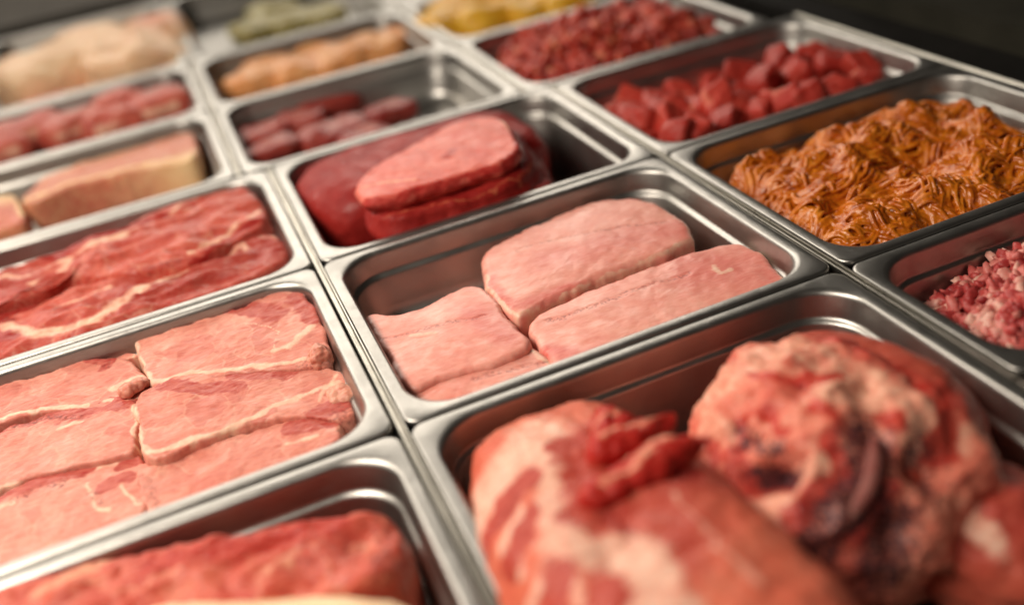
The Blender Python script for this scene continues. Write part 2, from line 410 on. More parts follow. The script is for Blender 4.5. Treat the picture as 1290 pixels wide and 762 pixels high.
# ------------------------------------------------------------------ plans of the cuts: outline, height of the top, seams (channel, width, strength, line), in metres
TRACED = {'beef_low': ([(0.0687, 0.3161), (0.0948, 0.3534), (0.1685, 0.376), (0.2479, 0.4228), (0.2612, 0.3933), (0.2491, 0.3362), (0.231, 0.2906), (0.1885, 0.281), (0.1331, 0.281), (0.0882, 0.281), (0.0688, 0.2885)], -0.01,
              [('fat', 0.00093, 0.6, [(0.0697, 0.2917), (0.1184, 0.2756), (0.1898, 0.2777), (0.23, 0.296)])]),
 'beef_slice': ([(0.0638, 0.3528), (0.0908, 0.3808), (0.125, 0.4003), (0.1609, 0.4208), (0.1916, 0.4345), (0.2201, 0.4273), (0.2312, 0.3984), (0.2243, 0.3545), (0.2164, 0.3202), (0.1906, 0.2999), (0.1579, 0.3014),
                 (0.1187, 0.3002), (0.0813, 0.3024), (0.0592, 0.3192)],
                0.027,
                [('muscle', 0.003, 0.8, [(0.0584, 0.3157), (0.0808, 0.3007), (0.1181, 0.2985), (0.1573, 0.2996), (0.1892, 0.2964), (0.2164, 0.3202), (0.2251, 0.3673)]),
                 ('fat', 0.0031, 0.6, [(0.0661, 0.3372), (0.0891, 0.3306), (0.1087, 0.3178)]), ('red', 0.004, 0.7, [(0.1496, 0.347), (0.1653, 0.3576)]),
                 ('fat', 0.00186, 1, [(0.2306, 0.399), (0.2231, 0.3557), (0.2177, 0.3214)])]),
 'beef_under': ([(0.0629, 0.3288), (0.0807, 0.3734), (0.14, 0.4068), (0.2008, 0.4322), (0.2418, 0.4218), (0.2436, 0.3773), (0.2317, 0.3278), (0.2042, 0.295), (0.1567, 0.2852), (0.1112, 0.2881), (0.075, 0.2939)], 0.01,
                [('fat', 0.00093, 0.7, [(0.0697, 0.3023), (0.1123, 0.2913), (0.1579, 0.2885), (0.2042, 0.295), (0.229, 0.3253)])]),
 'belly': ([(-0.2706, 0.7144), (-0.2425, 0.7651), (-0.1848, 0.782), (-0.1252, 0.7867), (-0.072, 0.7895), (-0.0627, 0.762), (-0.0647, 0.7036), (-0.0788, 0.6788), (-0.1398, 0.6976), (-0.2048, 0.7024), (-0.2589, 0.6881)], -0.016,
           [('red', 0.05, 0.9, [(-0.2508, 0.7197), (-0.078, 0.749)]), ('fat', 0.00434, 1, [(-0.2683, 0.7015), (-0.2047, 0.7139), (-0.1392, 0.7092), (-0.0741, 0.687)])]),
 'belly2': ([(-0.3518, 0.7054), (-0.3518, 0.7344), (-0.2997, 0.7556), (-0.2824, 0.7408), (-0.2711, 0.6875), (-0.2728, 0.6428), (-0.3424, 0.6279), (-0.3518, 0.6281)], -0.02,
            [('red', 0.05, 1, [(-0.3472, 0.6791), (-0.2775, 0.672)]), ('fat', 0.00248, 1, [(-0.2819, 0.7291), (-0.2719, 0.6622)])]),
 'chop_l0': ([(-0.3208, 0.2535), (-0.3128, 0.2535), (-0.2747, 0.2535), (-0.2353, 0.2535), (-0.1916, 0.2535), (-0.175, 0.2535), (-0.166, 0.2535), (-0.1646, 0.2443), (-0.209, 0.248), (-0.2716, 0.2535), (-0.3208, 0.2535)], -0.019,
             [('muscle', 0.0136, 1, [(-0.2744, 0.3139), (-0.2351, 0.3079), (-0.202, 0.2992)]), ('muscle', 0.0112, 1, [(-0.1922, 0.2923), (-0.1758, 0.2836)]),
              ('fat', 0.0013800000000000002, 1, [(-0.2032, 0.3076), (-0.1989, 0.2825)]), ('fat', 0.0013800000000000002, 1, [(-0.1965, 0.3103), (-0.1752, 0.3011), (-0.1708, 0.2771), (-0.1658, 0.2452)])]),
 'chop_l1': ([(-0.3208, 0.2535), (-0.3076, 0.2535), (-0.2706, 0.2535), (-0.2325, 0.2535), (-0.1942, 0.2535), (-0.1696, 0.2364), (-0.1577, 0.2018), (-0.1557, 0.1756), (-0.1697, 0.1695), (-0.1958, 0.1834), (-0.2311, 0.1975),
              (-0.2662, 0.2044), (-0.3179, 0.2088), (-0.3208, 0.2039)],
             -0.014,
             [('fat', 0.0046, 1, [(-0.1803, 0.2021), (-0.168, 0.2038), (-0.1575, 0.2043)]), ('fat', 0.0027600000000000003, 0.9, [(-0.1868, 0.1869), (-0.1604, 0.1764)]),
              ('fat', 0.00184, 1, [(-0.3239, 0.2127), (-0.2665, 0.2092), (-0.2311, 0.201), (-0.2016, 0.1908)]), ('muscle', 0.0062, 1, [(-0.1976, 0.2518), (-0.1819, 0.245), (-0.1885, 0.2361)]),
              ('dark', 0.002, 0.6, [(-0.1946, 0.2457), (-0.1854, 0.234), (-0.1819, 0.245)]), ('muscle', 0.0062, 1, [(-0.2328, 0.2903), (-0.2006, 0.2677)])]),
 'chop_l2': ([(-0.3208, 0.192), (-0.3023, 0.1965), (-0.2683, 0.1976), (-0.2275, 0.1996), (-0.1947, 0.1957), (-0.1739, 0.1878), (-0.1664, 0.1708), (-0.1715, 0.1188), (-0.1828, 0.1137), (-0.2047, 0.1195), (-0.2374, 0.1263),
              (-0.2642, 0.1256), (-0.3208, 0.1293)],
             -0.02,
             [('muscle', 0.0161, 1, [(-0.2807, 0.2114), (-0.2394, 0.2052), (-0.2038, 0.1898)]), ('muscle', 0.0099, 1, [(-0.1908, 0.1847), (-0.1744, 0.1762)]),
              ('fat', 0.0013800000000000002, 1, [(-0.1967, 0.1886), (-0.1798, 0.1917), (-0.1684, 0.1781), (-0.1715, 0.1188)]), ('fat', 0.0023, 1, [(-0.2243, 0.1724), (-0.2069, 0.1722)]),
              ('dark', 0.003, 0.9, [(-0.2566, 0.1957), (-0.2333, 0.1918), (-0.2069, 0.179)]), ('fat', 0.00368, 1, [(-0.3171, 0.132), (-0.2751, 0.1304), (-0.2481, 0.1232)]),
              ('fat', 0.0027600000000000003, 1, [(-0.2685, 0.2011), (-0.2566, 0.1957)])]),
 'chop_l3': ([(-0.3208, 0.1119), (-0.2981, 0.12), (-0.267, 0.1249), (-0.2348, 0.1301), (-0.2044, 0.129), (-0.1766, 0.1216), (-0.1679, 0.1058), (-0.1684, 0.063), (-0.188, 0.0443), (-0.2332, 0.0466), (-0.2625, 0.0464),
              (-0.3208, 0.0437)],
             -0.027,
             [('fat', 0.005520000000000001, 1, [(-0.199, 0.1175), (-0.1879, 0.1185), (-0.1931, 0.1321)]), ('muscle', 0.0062, 1, [(-0.1827, 0.1102), (-0.1715, 0.1102)]),
              ('muscle', 0.0124, 1, [(-0.2724, 0.1274), (-0.2401, 0.1256), (-0.2127, 0.1242)]), ('dark', 0.003, 0.9, [(-0.2556, 0.1105), (-0.2398, 0.1138), (-0.2237, 0.1095)]),
              ('fat', 0.0013800000000000002, 1, [(-0.2086, 0.102), (-0.2026, 0.0751), (-0.195, 0.0659)]), ('fat', 0.0013800000000000002, 1, [(-0.1863, 0.0881), (-0.1768, 0.0637), (-0.1726, 0.0629)]),
              ('dark', 0.003, 0.7, [(-0.2066, 0.0932), (-0.1984, 0.0752)]), ('muscle', 0.0074, 1, [(-0.1969, 0.0928), (-0.1806, 0.0941)]), ('fat', 0.0023, 1, [(-0.2661, 0.1095), (-0.2555, 0.1076)])]),
 'chop_r1': ([(-0.1607, 0.2535), (-0.14, 0.2535), (-0.1154, 0.2535), (-0.0707, 0.2535), (-0.0262, 0.2535), (-0.0165, 0.2184), (-0.0174, 0.1692), (-0.0271, 0.1336), (-0.0713, 0.1517), (-0.1178, 0.1711), (-0.1506, 0.1786),
              (-0.1602, 0.2223)],
             -0.012,
             [('fat', 0.0027600000000000003, 1, [(-0.1623, 0.2656), (-0.1596, 0.2219), (-0.153, 0.1877), (-0.1171, 0.1782), (-0.0702, 0.1585), (-0.0299, 0.1407)]),
              ('fat', 0.00322, 1, [(-0.0149, 0.1959), (-0.0315, 0.1793), (-0.0494, 0.1701), (-0.0587, 0.1713)]), ('fat', 0.00092, 0.9, [(-0.0579, 0.1761), (-0.0512, 0.1962), (-0.0612, 0.2149), (-0.0727, 0.2261)]),
              ('muscle', 0.0099, 1, [(-0.1132, 0.2799), (-0.0752, 0.2551), (-0.0466, 0.222)]), ('muscle', 0.0124, 1, [(-0.0242, 0.2331), (-0.019, 0.1989)]), ('dark', 0.01, 0.5, [(-0.0408, 0.133), (-0.0277, 0.1366)])]),
 'chop_r2': ([(-0.1673, 0.1698), (-0.1526, 0.184), (-0.1311, 0.1843), (-0.0955, 0.1701), (-0.0606, 0.1536), (-0.0321, 0.139), (-0.0178, 0.1192), (-0.0193, 0.0823), (-0.0278, 0.0638), (-0.0554, 0.0842), (-0.0883, 0.095),
              (-0.1224, 0.096), (-0.1507, 0.0917), (-0.1665, 0.1019)],
             -0.019,
             [('fat', 0.0027600000000000003, 1, [(-0.1687, 0.1649), (-0.1669, 0.1144), (-0.1611, 0.1004), (-0.139, 0.0985), (-0.1049, 0.0994), (-0.0811, 0.1034), (-0.0505, 0.1091), (-0.0234, 0.1084)]),
              ('muscle', 0.0112, 1, [(-0.0901, 0.1639), (-0.0559, 0.1453)]), ('muscle', 0.0112, 1, [(-0.0441, 0.0822), (-0.0291, 0.0833)]), ('muscle', 0.0074, 1, [(-0.1439, 0.1781), (-0.1156, 0.1565), (-0.093, 0.1437)]),
              ('fat', 0.00184, 0.9, [(-0.041, 0.0969), (-0.021, 0.1189)]), ('dark', 0.008, 0.6, [(-0.0324, 0.069), (-0.0214, 0.0782)])]),
 'chop_r3': ([(-0.1722, 0.0986), (-0.136, 0.0977), (-0.0906, 0.0955), (-0.0509, 0.088), (-0.0328, 0.076), (-0.0346, 0.0559), (-0.0485, 0.0446), (-0.0888, 0.0365), (-0.1317, 0.0359), (-0.168, 0.0364)], -0.027,
             [('muscle', 0.0099, 1, [(-0.0641, 0.0804), (-0.0477, 0.075), (-0.0365, 0.073)]), ('fat', 0.00184, 0.8, [(-0.0727, 0.0652), (-0.051, 0.0594)]), ('dark', 0.004, 0.5, [(-0.1711, 0.0882), (-0.1622, 0.0458)])]),
 'fil_back': ([(0.1345, 0.215), (0.1625, 0.2293), (0.2051, 0.2391), (0.2473, 0.2447), (0.2809, 0.2309), (0.2969, 0.2005), (0.2986, 0.1615), (0.2882, 0.1278), (0.2584, 0.1172), (0.2224, 0.1174), (0.1851, 0.1131), (0.1484, 0.1079),
               (0.1197, 0.1034), (0.1145, 0.1331), (0.1188, 0.1762)],
              -0.012,
              [('fat', 0.00217, 0.8, [(0.1214, 0.1792), (0.1145, 0.1331), (0.1197, 0.1034), (0.1474, 0.1057), (0.1851, 0.1131), (0.2219, 0.1163), (0.2584, 0.1172), (0.2882, 0.1278), (0.2989, 0.1594)]),
               ('dark', 0.0022, 0.6, [(0.16, 0.1949), (0.1923, 0.1923), (0.2259, 0.1835), (0.2596, 0.1747), (0.2844, 0.1637)]), ('red', 0.018, 0.5, [(0.1781, 0.1601), (0.2442, 0.1597), (0.2825, 0.1468)]),
               ('red', 0.006, 0.7, [(0.1208, 0.1683), (0.1185, 0.1346), (0.1271, 0.1135), (0.1717, 0.1142)])]),
 'fil_front': ([(0.1273, 0.0945), (0.1674, 0.1061), (0.2194, 0.1125), (0.2705, 0.1133), (0.3103, 0.1055), (0.3207, 0.087), (0.3199, 0.0616), (0.3119, 0.0311), (0.2948, 0.013), (0.2305, 0.013), (0.1651, 0.013), (0.1098, 0.013),
                (0.1189, 0.0412)],
               -0.016,
               [('fat', 0.0031, 1, [(0.3128, 0.1035), (0.3217, 0.0829), (0.32, 0.0552), (0.3119, 0.0311)]), ('dark', 0.0026, 0.75, [(0.138, 0.0853), (0.1691, 0.0806), (0.2043, 0.083), (0.2319, 0.0829), (0.2595, 0.0818)]),
                ('red', 0.03, 0.6, [(0.2675, 0.0833), (0.306, 0.0536)]), ('fat', 0.00248, 0.9, [(0.2761, 0.0798), (0.2758, 0.0677), (0.2869, 0.0683)]), ('red', 0.008, 0.8, [(0.123, 0.0506), (0.1332, 0.0312), (0.1537, 0.0217)])]),
 'fil_left': ([(0.0172, 0.177), (0.0402, 0.1635), (0.0752, 0.1673), (0.1048, 0.173), (0.1129, 0.1606), (0.115, 0.1347), (0.115, 0.0922), (0.1149, 0.0634), (0.0934, 0.0538), (0.0457, 0.0571), (0.0172, 0.0618), (0.0172, 0.1158)],
              -0.013,
              [('dark', 0.0024, 0.7, [(0.0103, 0.1377), (0.0306, 0.1299), (0.0553, 0.1258), (0.0801, 0.1216), (0.0978, 0.1157)]), ('fat', 0.0031, 0.7, [(0.0413, 0.1223), (0.0551, 0.1151)]),
               ('red', 0.012, 0.6, [(0.0946, 0.1251), (0.0989, 0.1011), (0.1031, 0.0783)])]),
 'fil_low': ([(0.0172, 0.1018), (0.0395, 0.0797), (0.0751, 0.0745), (0.1095, 0.073), (0.1195, 0.0584), (0.1188, 0.0321), (0.0908, 0.0193), (0.0362, 0.032), (0.0172, 0.0443), (0.0172, 0.0693)], -0.019,
             [('fat', 0.00248, 0.9, [(0.1122, 0.0685), (0.117, 0.0526), (0.1184, 0.0324)]), ('dark', 0.003, 0.7, [(0.0655, 0.0478), (0.0947, 0.044), (0.1171, 0.0381)])]),
 'pale': ([(-0.2184, -0.074), (-0.1852, -0.0744), (-0.1437, -0.0869), (-0.1071, -0.103), (-0.0795, -0.1171), (-0.0497, -0.1375), (-0.0298, -0.1575), (-0.0239, -0.1782), (-0.0737, -0.1825), (-0.1651, -0.1477)], 0.006,
          [('fat', 0.2, 0.8, [(-0.1227, -0.1222), (-0.0828, -0.133)])]),
 'ribs': ([(-0.3208, -0.0145), (-0.2874, -0.0145), (-0.2507, -0.0145), (-0.2229, -0.0145), (-0.1906, -0.0145), (-0.1589, -0.0251), (-0.1321, -0.0381), (-0.1051, -0.0469), (-0.0819, -0.0503), (-0.0552, -0.0604), (-0.0336, -0.0705),
           (-0.0258, -0.0858), (-0.0313, -0.1096), (-0.0411, -0.1251), (-0.0733, -0.1192), (-0.1225, -0.1034), (-0.1843, -0.0854), (-0.2461, -0.0686), (-0.3208, -0.0384)],
          -0.002,
          [('fat', 0.0062, 0.75, [(-0.2222, -0.0332), (-0.2046, -0.027), (-0.1909, -0.0222)]), ('red', 0.012, 1, [(-0.1607, -0.0499), (-0.1251, -0.0568), (-0.0983, -0.0627), (-0.0619, -0.0684)]),
           ('fat', 0.00372, 0.6, [(-0.1026, -0.088), (-0.0834, -0.0822), (-0.0893, -0.089)]), ('dark', 0.012, 0.5, [(-0.0802, -0.0889), (-0.0631, -0.0942)]),
           ('dark', 0.006, 0.8, [(-0.0348, -0.0713), (-0.0359, -0.0999), (-0.0466, -0.1271)]), ('red', 0.02, 0.7, [(-0.2506, 0.0115), (-0.1592, -0.0294)]), ('fat', 0.00372, 0.6, [(-0.0583, -0.0936), (-0.0488, -0.0922)]),
           ('fat', 0.00372, 0.5, [(-0.1833, -0.0609), (-0.1485, -0.0645)])]),
 'steak_back': ([(-0.3208, 0.4211), (-0.3208, 0.4524), (-0.2791, 0.4762), (-0.2342, 0.4848), (-0.1954, 0.4936), (-0.1469, 0.5094), (-0.1005, 0.5215), (-0.0694, 0.5215), (-0.0434, 0.5215), (-0.0251, 0.495), (-0.019, 0.4441),
                 (-0.0269, 0.4105), (-0.0631, 0.3877), (-0.1103, 0.3705), (-0.1677, 0.3926), (-0.2111, 0.4166), (-0.2397, 0.3987), (-0.2743, 0.3903), (-0.3208, 0.3701)],
                -0.008,
                [('fat', 0.0057, 1, [(-0.2438, 0.4195), (-0.2222, 0.4344), (-0.1997, 0.4617), (-0.1802, 0.4709), (-0.1569, 0.4691)]),
                 ('fat', 0.003325, 0.9, [(-0.1643, 0.4793), (-0.124, 0.486), (-0.0936, 0.507), (-0.0671, 0.5186), (-0.0494, 0.5235)]),
                 ('fat', 0.0038, 0.9, [(-0.025, 0.4423), (-0.051, 0.4195), (-0.0806, 0.4017), (-0.1015, 0.3845)]), ('muscle', 0.0124, 0.68, [(-0.2264, 0.4767), (-0.172, 0.4855), (-0.1234, 0.4945)]),
                 ('dark', 0.003, 0.8, [(-0.1388, 0.3833), (-0.1208, 0.3768), (-0.106, 0.3766)]), ('red', 0.03, 0.7, [(-0.2776, 0.4487), (-0.2546, 0.4205)]),
                 ('muscle', 0.0062, 0.68, [(-0.1029, 0.3704), (-0.0619, 0.3968), (-0.0268, 0.4213)]), ('fat', 0.00285, 0.9, [(-0.2787, 0.4682), (-0.2483, 0.4488), (-0.2186, 0.4508)])]),
 'steak_dark': ([(-0.3208, 0.4178), (-0.3208, 0.4372), (-0.2808, 0.4636), (-0.2587, 0.4656), (-0.243, 0.4387), (-0.2432, 0.391), (-0.262, 0.3716), (-0.2754, 0.367), (-0.3208, 0.3517)], -0.014,
                [('red', 0.06, 1, [(-0.2777, 0.4079), (-0.2572, 0.4276)]), ('fat', 0.00285, 0.7, [(-0.2722, 0.4388), (-0.2604, 0.4158), (-0.2666, 0.3964)])]),
 'steak_front': ([(-0.3208, 0.3606), (-0.3185, 0.3801), (-0.2785, 0.3928), (-0.2574, 0.3907), (-0.2294, 0.4113), (-0.2, 0.4219), (-0.1702, 0.4197), (-0.134, 0.3938), (-0.079, 0.4093), (-0.047, 0.4127), (-0.0218, 0.3965),
                  (-0.0165, 0.3434), (-0.0459, 0.3205), (-0.0976, 0.3128), (-0.154, 0.3087), (-0.2149, 0.3036), (-0.2738, 0.3103), (-0.3208, 0.3011)],
                 -0.018,
                 [('fat', 0.00665, 1, [(-0.3217, 0.4143), (-0.2851, 0.3878), (-0.2629, 0.356), (-0.2418, 0.3287), (-0.2013, 0.3242), (-0.1734, 0.3358), (-0.1548, 0.3556), (-0.1328, 0.36), (-0.1099, 0.3697), (-0.0818, 0.3857)]),
                  ('fat', 0.00285, 0.9, [(-0.2, 0.4219), (-0.1698, 0.429), (-0.1454, 0.3913)]), ('muscle', 0.0074, 0.77, [(-0.2075, 0.4165), (-0.1852, 0.418), (-0.1708, 0.4033)]),
                  ('fat', 0.00285, 0.9, [(-0.2254, 0.374), (-0.2006, 0.3759), (-0.1788, 0.3841)]), ('fat', 0.00285, 0.8, [(-0.1445, 0.3479), (-0.1365, 0.3593)]),
                  ('red', 0.035, 0.7, [(-0.1517, 0.3481), (-0.0927, 0.3565), (-0.031, 0.3652)]), ('fat', 0.0038, 0.8, [(-0.0707, 0.3828), (-0.0543, 0.3897), (-0.0489, 0.3735)]),
                  ('fat', 0.00285, 0.8, [(-0.0341, 0.3939), (-0.0211, 0.3774)]), ('dark', 0.002, 0.7, [(-0.2288, 0.3632), (-0.2079, 0.3561), (-0.1868, 0.3572)]), ('muscle', 0.0124, 0.77, [(-0.2898, 0.3567), (-0.2689, 0.3419)])])}
HA_C, HA_A, HA_R = (0.08, -0.22, -0.025), (0.074, 0.188, 0.06), 0.02
HB_C, HB_A, HB_R = (0.226, -0.144, -0.032), (0.084, 0.088, 0.06), 0.0
HOCK_A = [('fat', 0.022, 0.95, [(0.015, -0.1063, 0.0078), (0.0303, -0.1047, 0.0226), (0.0493, -0.0886, 0.0256), (0.0623, -0.0784, 0.0245)]),
 ('fat', 0.011, 1, [(0.0623, -0.0784, 0.0245), (0.053, -0.1228, 0.0312), (0.044, -0.1543, 0.0318), (0.0408, -0.1784, 0.0318)]),
 ('fat', 0.016, 1, [(0.0408, -0.1784, 0.0318), (0.0538, -0.1951, 0.0341), (0.0627, -0.207, 0.0347), (0.0599, -0.2279, 0.0345), (0.0599, -0.2463, 0.0345)]),
 ('fat', 0.012, 0.9, [(0.0128, -0.1186, 0.0071), (0.0076, -0.1246, -0.0214), (0.0059, -0.1524, -0.0249)]), ('fat', 0.005, 1, [(0.0274, -0.1432, 0.0256), (0.017, -0.155, 0.0184), (0.0163, -0.1732, 0.0182)]),
 ('fat', 0.006, 0.9, [(0.033, -0.1835, 0.0295), (0.02, -0.1913, 0.0219), (0.0128, -0.1954, 0.0134)]), ('fat', 0.004, 0.8, [(0.0352, -0.1977, 0.0303), (0.0323, -0.2171, 0.0291)]),
 ('fat', 0.003, 0.7, [(0.0779, -0.1153, 0.0313), (0.073, -0.1463, 0.0337), (0.0607, -0.1674, 0.0342)]), ('fat', 0.0025, 0.6, [(0.1019, -0.1792, 0.0342), (0.1013, -0.2178, 0.0344), (0.101, -0.2517, 0.0344)]),
 ('muscle', 0.008, 1, [(0.045, -0.1149, 0.0291), (0.0306, -0.1237, 0.0255), (0.0172, -0.1328, 0.0166), (0.0112, -0.1397, 0.0082)]),
 ('muscle', 0.007, 0.9, [(0.0352, -0.1454, 0.0291), (0.0247, -0.1607, 0.0249), (0.0136, -0.1676, 0.0146)]), ('muscle', 0.022, 0.8, [(0.0772, -0.1147, 0.0312), (0.0702, -0.1444, 0.0336), (0.0643, -0.1665, 0.0344)]),
 ('muscle', 0.013, 0.75, [(0.0308, -0.1931, 0.0285), (0.0223, -0.2058, 0.0237)]), ('muscle', 0.013, 0.7, [(0.0458, -0.2153, 0.0329), (0.0405, -0.2298, 0.0317)]),
 ('muscle', 0.004, 0.9, [(0.0634, -0.1035, 0.0296), (0.0774, -0.0995, 0.0292)]), ('red', 0.028, 1, [(0.0976, -0.1151, 0.0309), (0.1261, -0.1262, 0.0258), (0.1152, -0.1552, 0.0316)]),
 ('red', 0.026, 0.7, [(0.0893, -0.1857, 0.0348), (0.082, -0.2068, 0.035)]), ('fat', 0.005, 0.9, [(0.107, -0.1208, 0.0305), (0.1239, -0.1211, 0.0261)]),
 ('dark', 0.004, 0.9, [(0.0923, -0.1259, 0.0322), (0.1052, -0.1293, 0.0316), (0.1281, -0.1404, 0.0262)]), ('dark', 0.005, 0.6, [(0.09, -0.1498, 0.0338), (0.1026, -0.1612, 0.0337), (0.1194, -0.1644, 0.0309)]),
 ('dark', 0.006, 0.5, [(0.0678, -0.1427, 0.0335), (0.0657, -0.1709, 0.0345)]), ('dark', 0.004, 0.6, [(0.0284, -0.1289, 0.025), (0.0162, -0.1386, 0.0161)]),
 ('dark', 0.003, 0.6, [(0.0725, -0.1753, 0.0347), (0.0658, -0.1969, 0.0348)])]
HOCK_B = [('fat', 0.022, 0.62, [(0.1721, -0.09, 0.0085), (0.1964, -0.0967, 0.0204), (0.2254, -0.1035, 0.0244), (0.2315, -0.1333, 0.0278), (0.2321, -0.1605, 0.0275)]),
 ('fat', 0.02, 0.75, [(0.2214, -0.1538, 0.0278), (0.2439, -0.1591, 0.0272), (0.2505, -0.1769, 0.0246), (0.2452, -0.1956, 0.0203)]),
 ('fat', 0.016, 0.7, [(0.1545, -0.1898, -0.0051), (0.1692, -0.1903, 0.0105), (0.1876, -0.1854, 0.0201)]), ('fat', 0.012, 0.6, [(0.1627, -0.0961, 0.0044), (0.1614, -0.134, 0.0126)]),
 ('fat', 0.012, 0.7, [(0.2593, -0.1916, 0.0196), (0.2672, -0.1978, 0.0148)]), ('red', 0.02, 1, [(0.2612, -0.1014, 0.0207), (0.2771, -0.1322, 0.0201), (0.2735, -0.1755, 0.0195)]),
 ('muscle', 0.01, 0.95, [(0.2708, -0.0889, 0.013), (0.2751, -0.1206, 0.0201), (0.2775, -0.1519, 0.0201), (0.2681, -0.1816, 0.0201), (0.2509, -0.2043, 0.0157)]),
 ('muscle', 0.008, 0.9, [(0.1565, -0.1415, 0.0085), (0.154, -0.1687, 0.004), (0.1665, -0.1801, 0.0123)]), ('muscle', 0.008, 0.9, [(0.1948, -0.1791, 0.0233), (0.1891, -0.1966, 0.0168), (0.164, -0.1974, 0.002)]),
 ('muscle', 0.004, 1, [(0.1601, -0.1402, 0.0117), (0.171, -0.1317, 0.0183), (0.1858, -0.1414, 0.0239), (0.1827, -0.1586, 0.0228)]),
 ('muscle', 0.005, 0.8, [(0.1938, -0.1092, 0.0231), (0.2084, -0.1355, 0.0274), (0.2268, -0.1396, 0.028)]), ('muscle', 0.01, 0.9, [(0.1849, -0.2184, -0.0022), (0.2022, -0.2115, 0.0111)]),
 ('muscle', 0.006, 0.8, [(0.2294, -0.1772, 0.0258), (0.2368, -0.184, 0.0243)]), ('muscle', 0.006, 0.8, [(0.1525, -0.122, 0.0025), (0.15, -0.1345, 0.0006)]),
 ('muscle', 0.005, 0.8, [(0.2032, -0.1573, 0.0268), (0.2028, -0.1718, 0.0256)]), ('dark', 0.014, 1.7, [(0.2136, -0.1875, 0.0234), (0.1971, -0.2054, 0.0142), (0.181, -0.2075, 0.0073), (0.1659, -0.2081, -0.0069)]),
 ('dark', 0.013, 1.5, [(0.2355, -0.2042, 0.0171), (0.2319, -0.2147, 0.0103)]), ('dark', 0.016, 1.6, [(0.2028, -0.2234, -0.0015), (0.1904, -0.2275, -0.0253)]),  # dark strokes over the dents paint shade into the hollows
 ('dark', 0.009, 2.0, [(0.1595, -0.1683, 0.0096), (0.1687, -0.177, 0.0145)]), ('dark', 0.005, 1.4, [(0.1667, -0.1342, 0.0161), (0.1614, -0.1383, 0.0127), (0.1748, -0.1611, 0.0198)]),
 ('dark', 0.003, 0.8, [(0.205, -0.1326, 0.0271), (0.2111, -0.1465, 0.0276)])]
DENT_A = [((0.0929, -0.1394, 0.0332), 0.01, 0.006), ((0.1336, -0.1391, 0.0229), 0.008, 0.006), ((0.0461, -0.1333, 0.0311), 0.01, 0.003), ((0.0548, -0.2018, 0.0342), 0.012, 0.004)]
DENT_B = [((0.1652, -0.1748, 0.0128), 0.011, 0.02), ((0.1652, -0.1485, 0.0153), 0.008, 0.006), ((0.2326, -0.2095, 0.0142), 0.013, 0.014), ((0.2021, -0.2243, -0.0032), 0.015, 0.018), ((0.1544, -0.1279, 0.0057), 0.01, 0.006),
 ((0.2413, -0.1489, 0.0276), 0.01, 0.006), ((0.2043, -0.1412, 0.0271), 0.007, 0.004), ((0.26, -0.2059, 0.0127), 0.016, 0.012), ((0.1877, -0.2114, 0.0072), 0.01, 0.005)]
BONES = [('pink chop with red ragged', (-0.0294, 0.1429, -0.016), (0.009, 0.01, 0.01), 0.2, 0.35), ('middle chop of three', (-0.0242, 0.095, -0.026), (0.01, 0.012, 0.009), 0.1, 0.3),
 ('dark pink chop squeezed', (-0.1795, 0.28, -0.018), (0.012, 0.009, 0.006), 0.2, 1), ('second chop of the outer', (-0.18, 0.176, -0.023), (0.013, 0.009, 0.006), 0.3, 1),
 ('lowest chop of the outer', (-0.1944, 0.1237, -0.034), (0.013, 0.011, 0.008), 0.4, 0), ('lowest chop of the outer', (-0.1847, 0.1034, -0.036), (0.008, 0.014, 0.006), 0.1, 0.9),
 ('topmost chop of the outer', (-0.1673, 0.1892, -0.014), (0.012, 0.008, 0.006), 0.3, 0)]
TORN = [((0.109, -0.1218, 0.0264), (0.03, 0.01, 0.009), 0.2), ((0.1104, -0.1467, 0.0281), (0.032, 0.009, 0.008), 0.0), ((0.092, -0.155, 0.03), (0.028, 0.009, 0.007), 0.1), ((0.0976, -0.11, 0.0262), (0.014, 0.012, 0.009), 0.6)]
TENDON = [(0.2179, -0.1849, 0.0224), (0.2094, -0.1969, 0.0184), (0.1978, -0.2068, 0.0122), (0.1843, -0.2105, 0.0053), (0.1704, -0.2097, -0.0039), (0.1635, -0.209, -0.0133)]
OFFAL = [(0.0181, 0.6764, -0.036, 0.0424, 0.026, 0.014, 0.5), (0.1003, 0.6826, -0.036, 0.0469, 0.03, 0.014, 0.2), (0.109, 0.795, -0.036, 0.0552, 0.028, 0.014, 0.1), (0.02, 0.7497, -0.036, 0.0362, 0.03, 0.014, 0.2),
 (0.1759, 0.6992, -0.036, 0.0375, 0.026, 0.014, 0.3), (0.0687, 0.7572, -0.036, 0.0365, 0.028, 0.014, -0.3), (0.1267, 0.6231, -0.036, 0.0352, 0.026, 0.014, 0.2)]
PORKBITS = [(-0.2813, 1.0245, -0.03, 0.0537, 0.035, 0.024, 0.2), (-0.2146, 0.9795, -0.03, 0.0446, 0.03, 0.024, 0.5), (-0.1602, 0.9542, -0.03, 0.0414, 0.034, 0.024, 0.1), (-0.0924, 0.9702, -0.03, 0.0442, 0.035, 0.024, 0.2),
 (-0.2495, 1.0997, -0.03, 0.0453, 0.03, 0.024, 0.0), (-0.1464, 1.0258, -0.03, 0.0381, 0.03, 0.024, 0.3), (-0.3102, 0.9559, -0.03, 0.0369, 0.03, 0.024, 0.4), (-0.3682, 1.0291, -0.03, 0.0466, 0.03, 0.024, 0.1)]
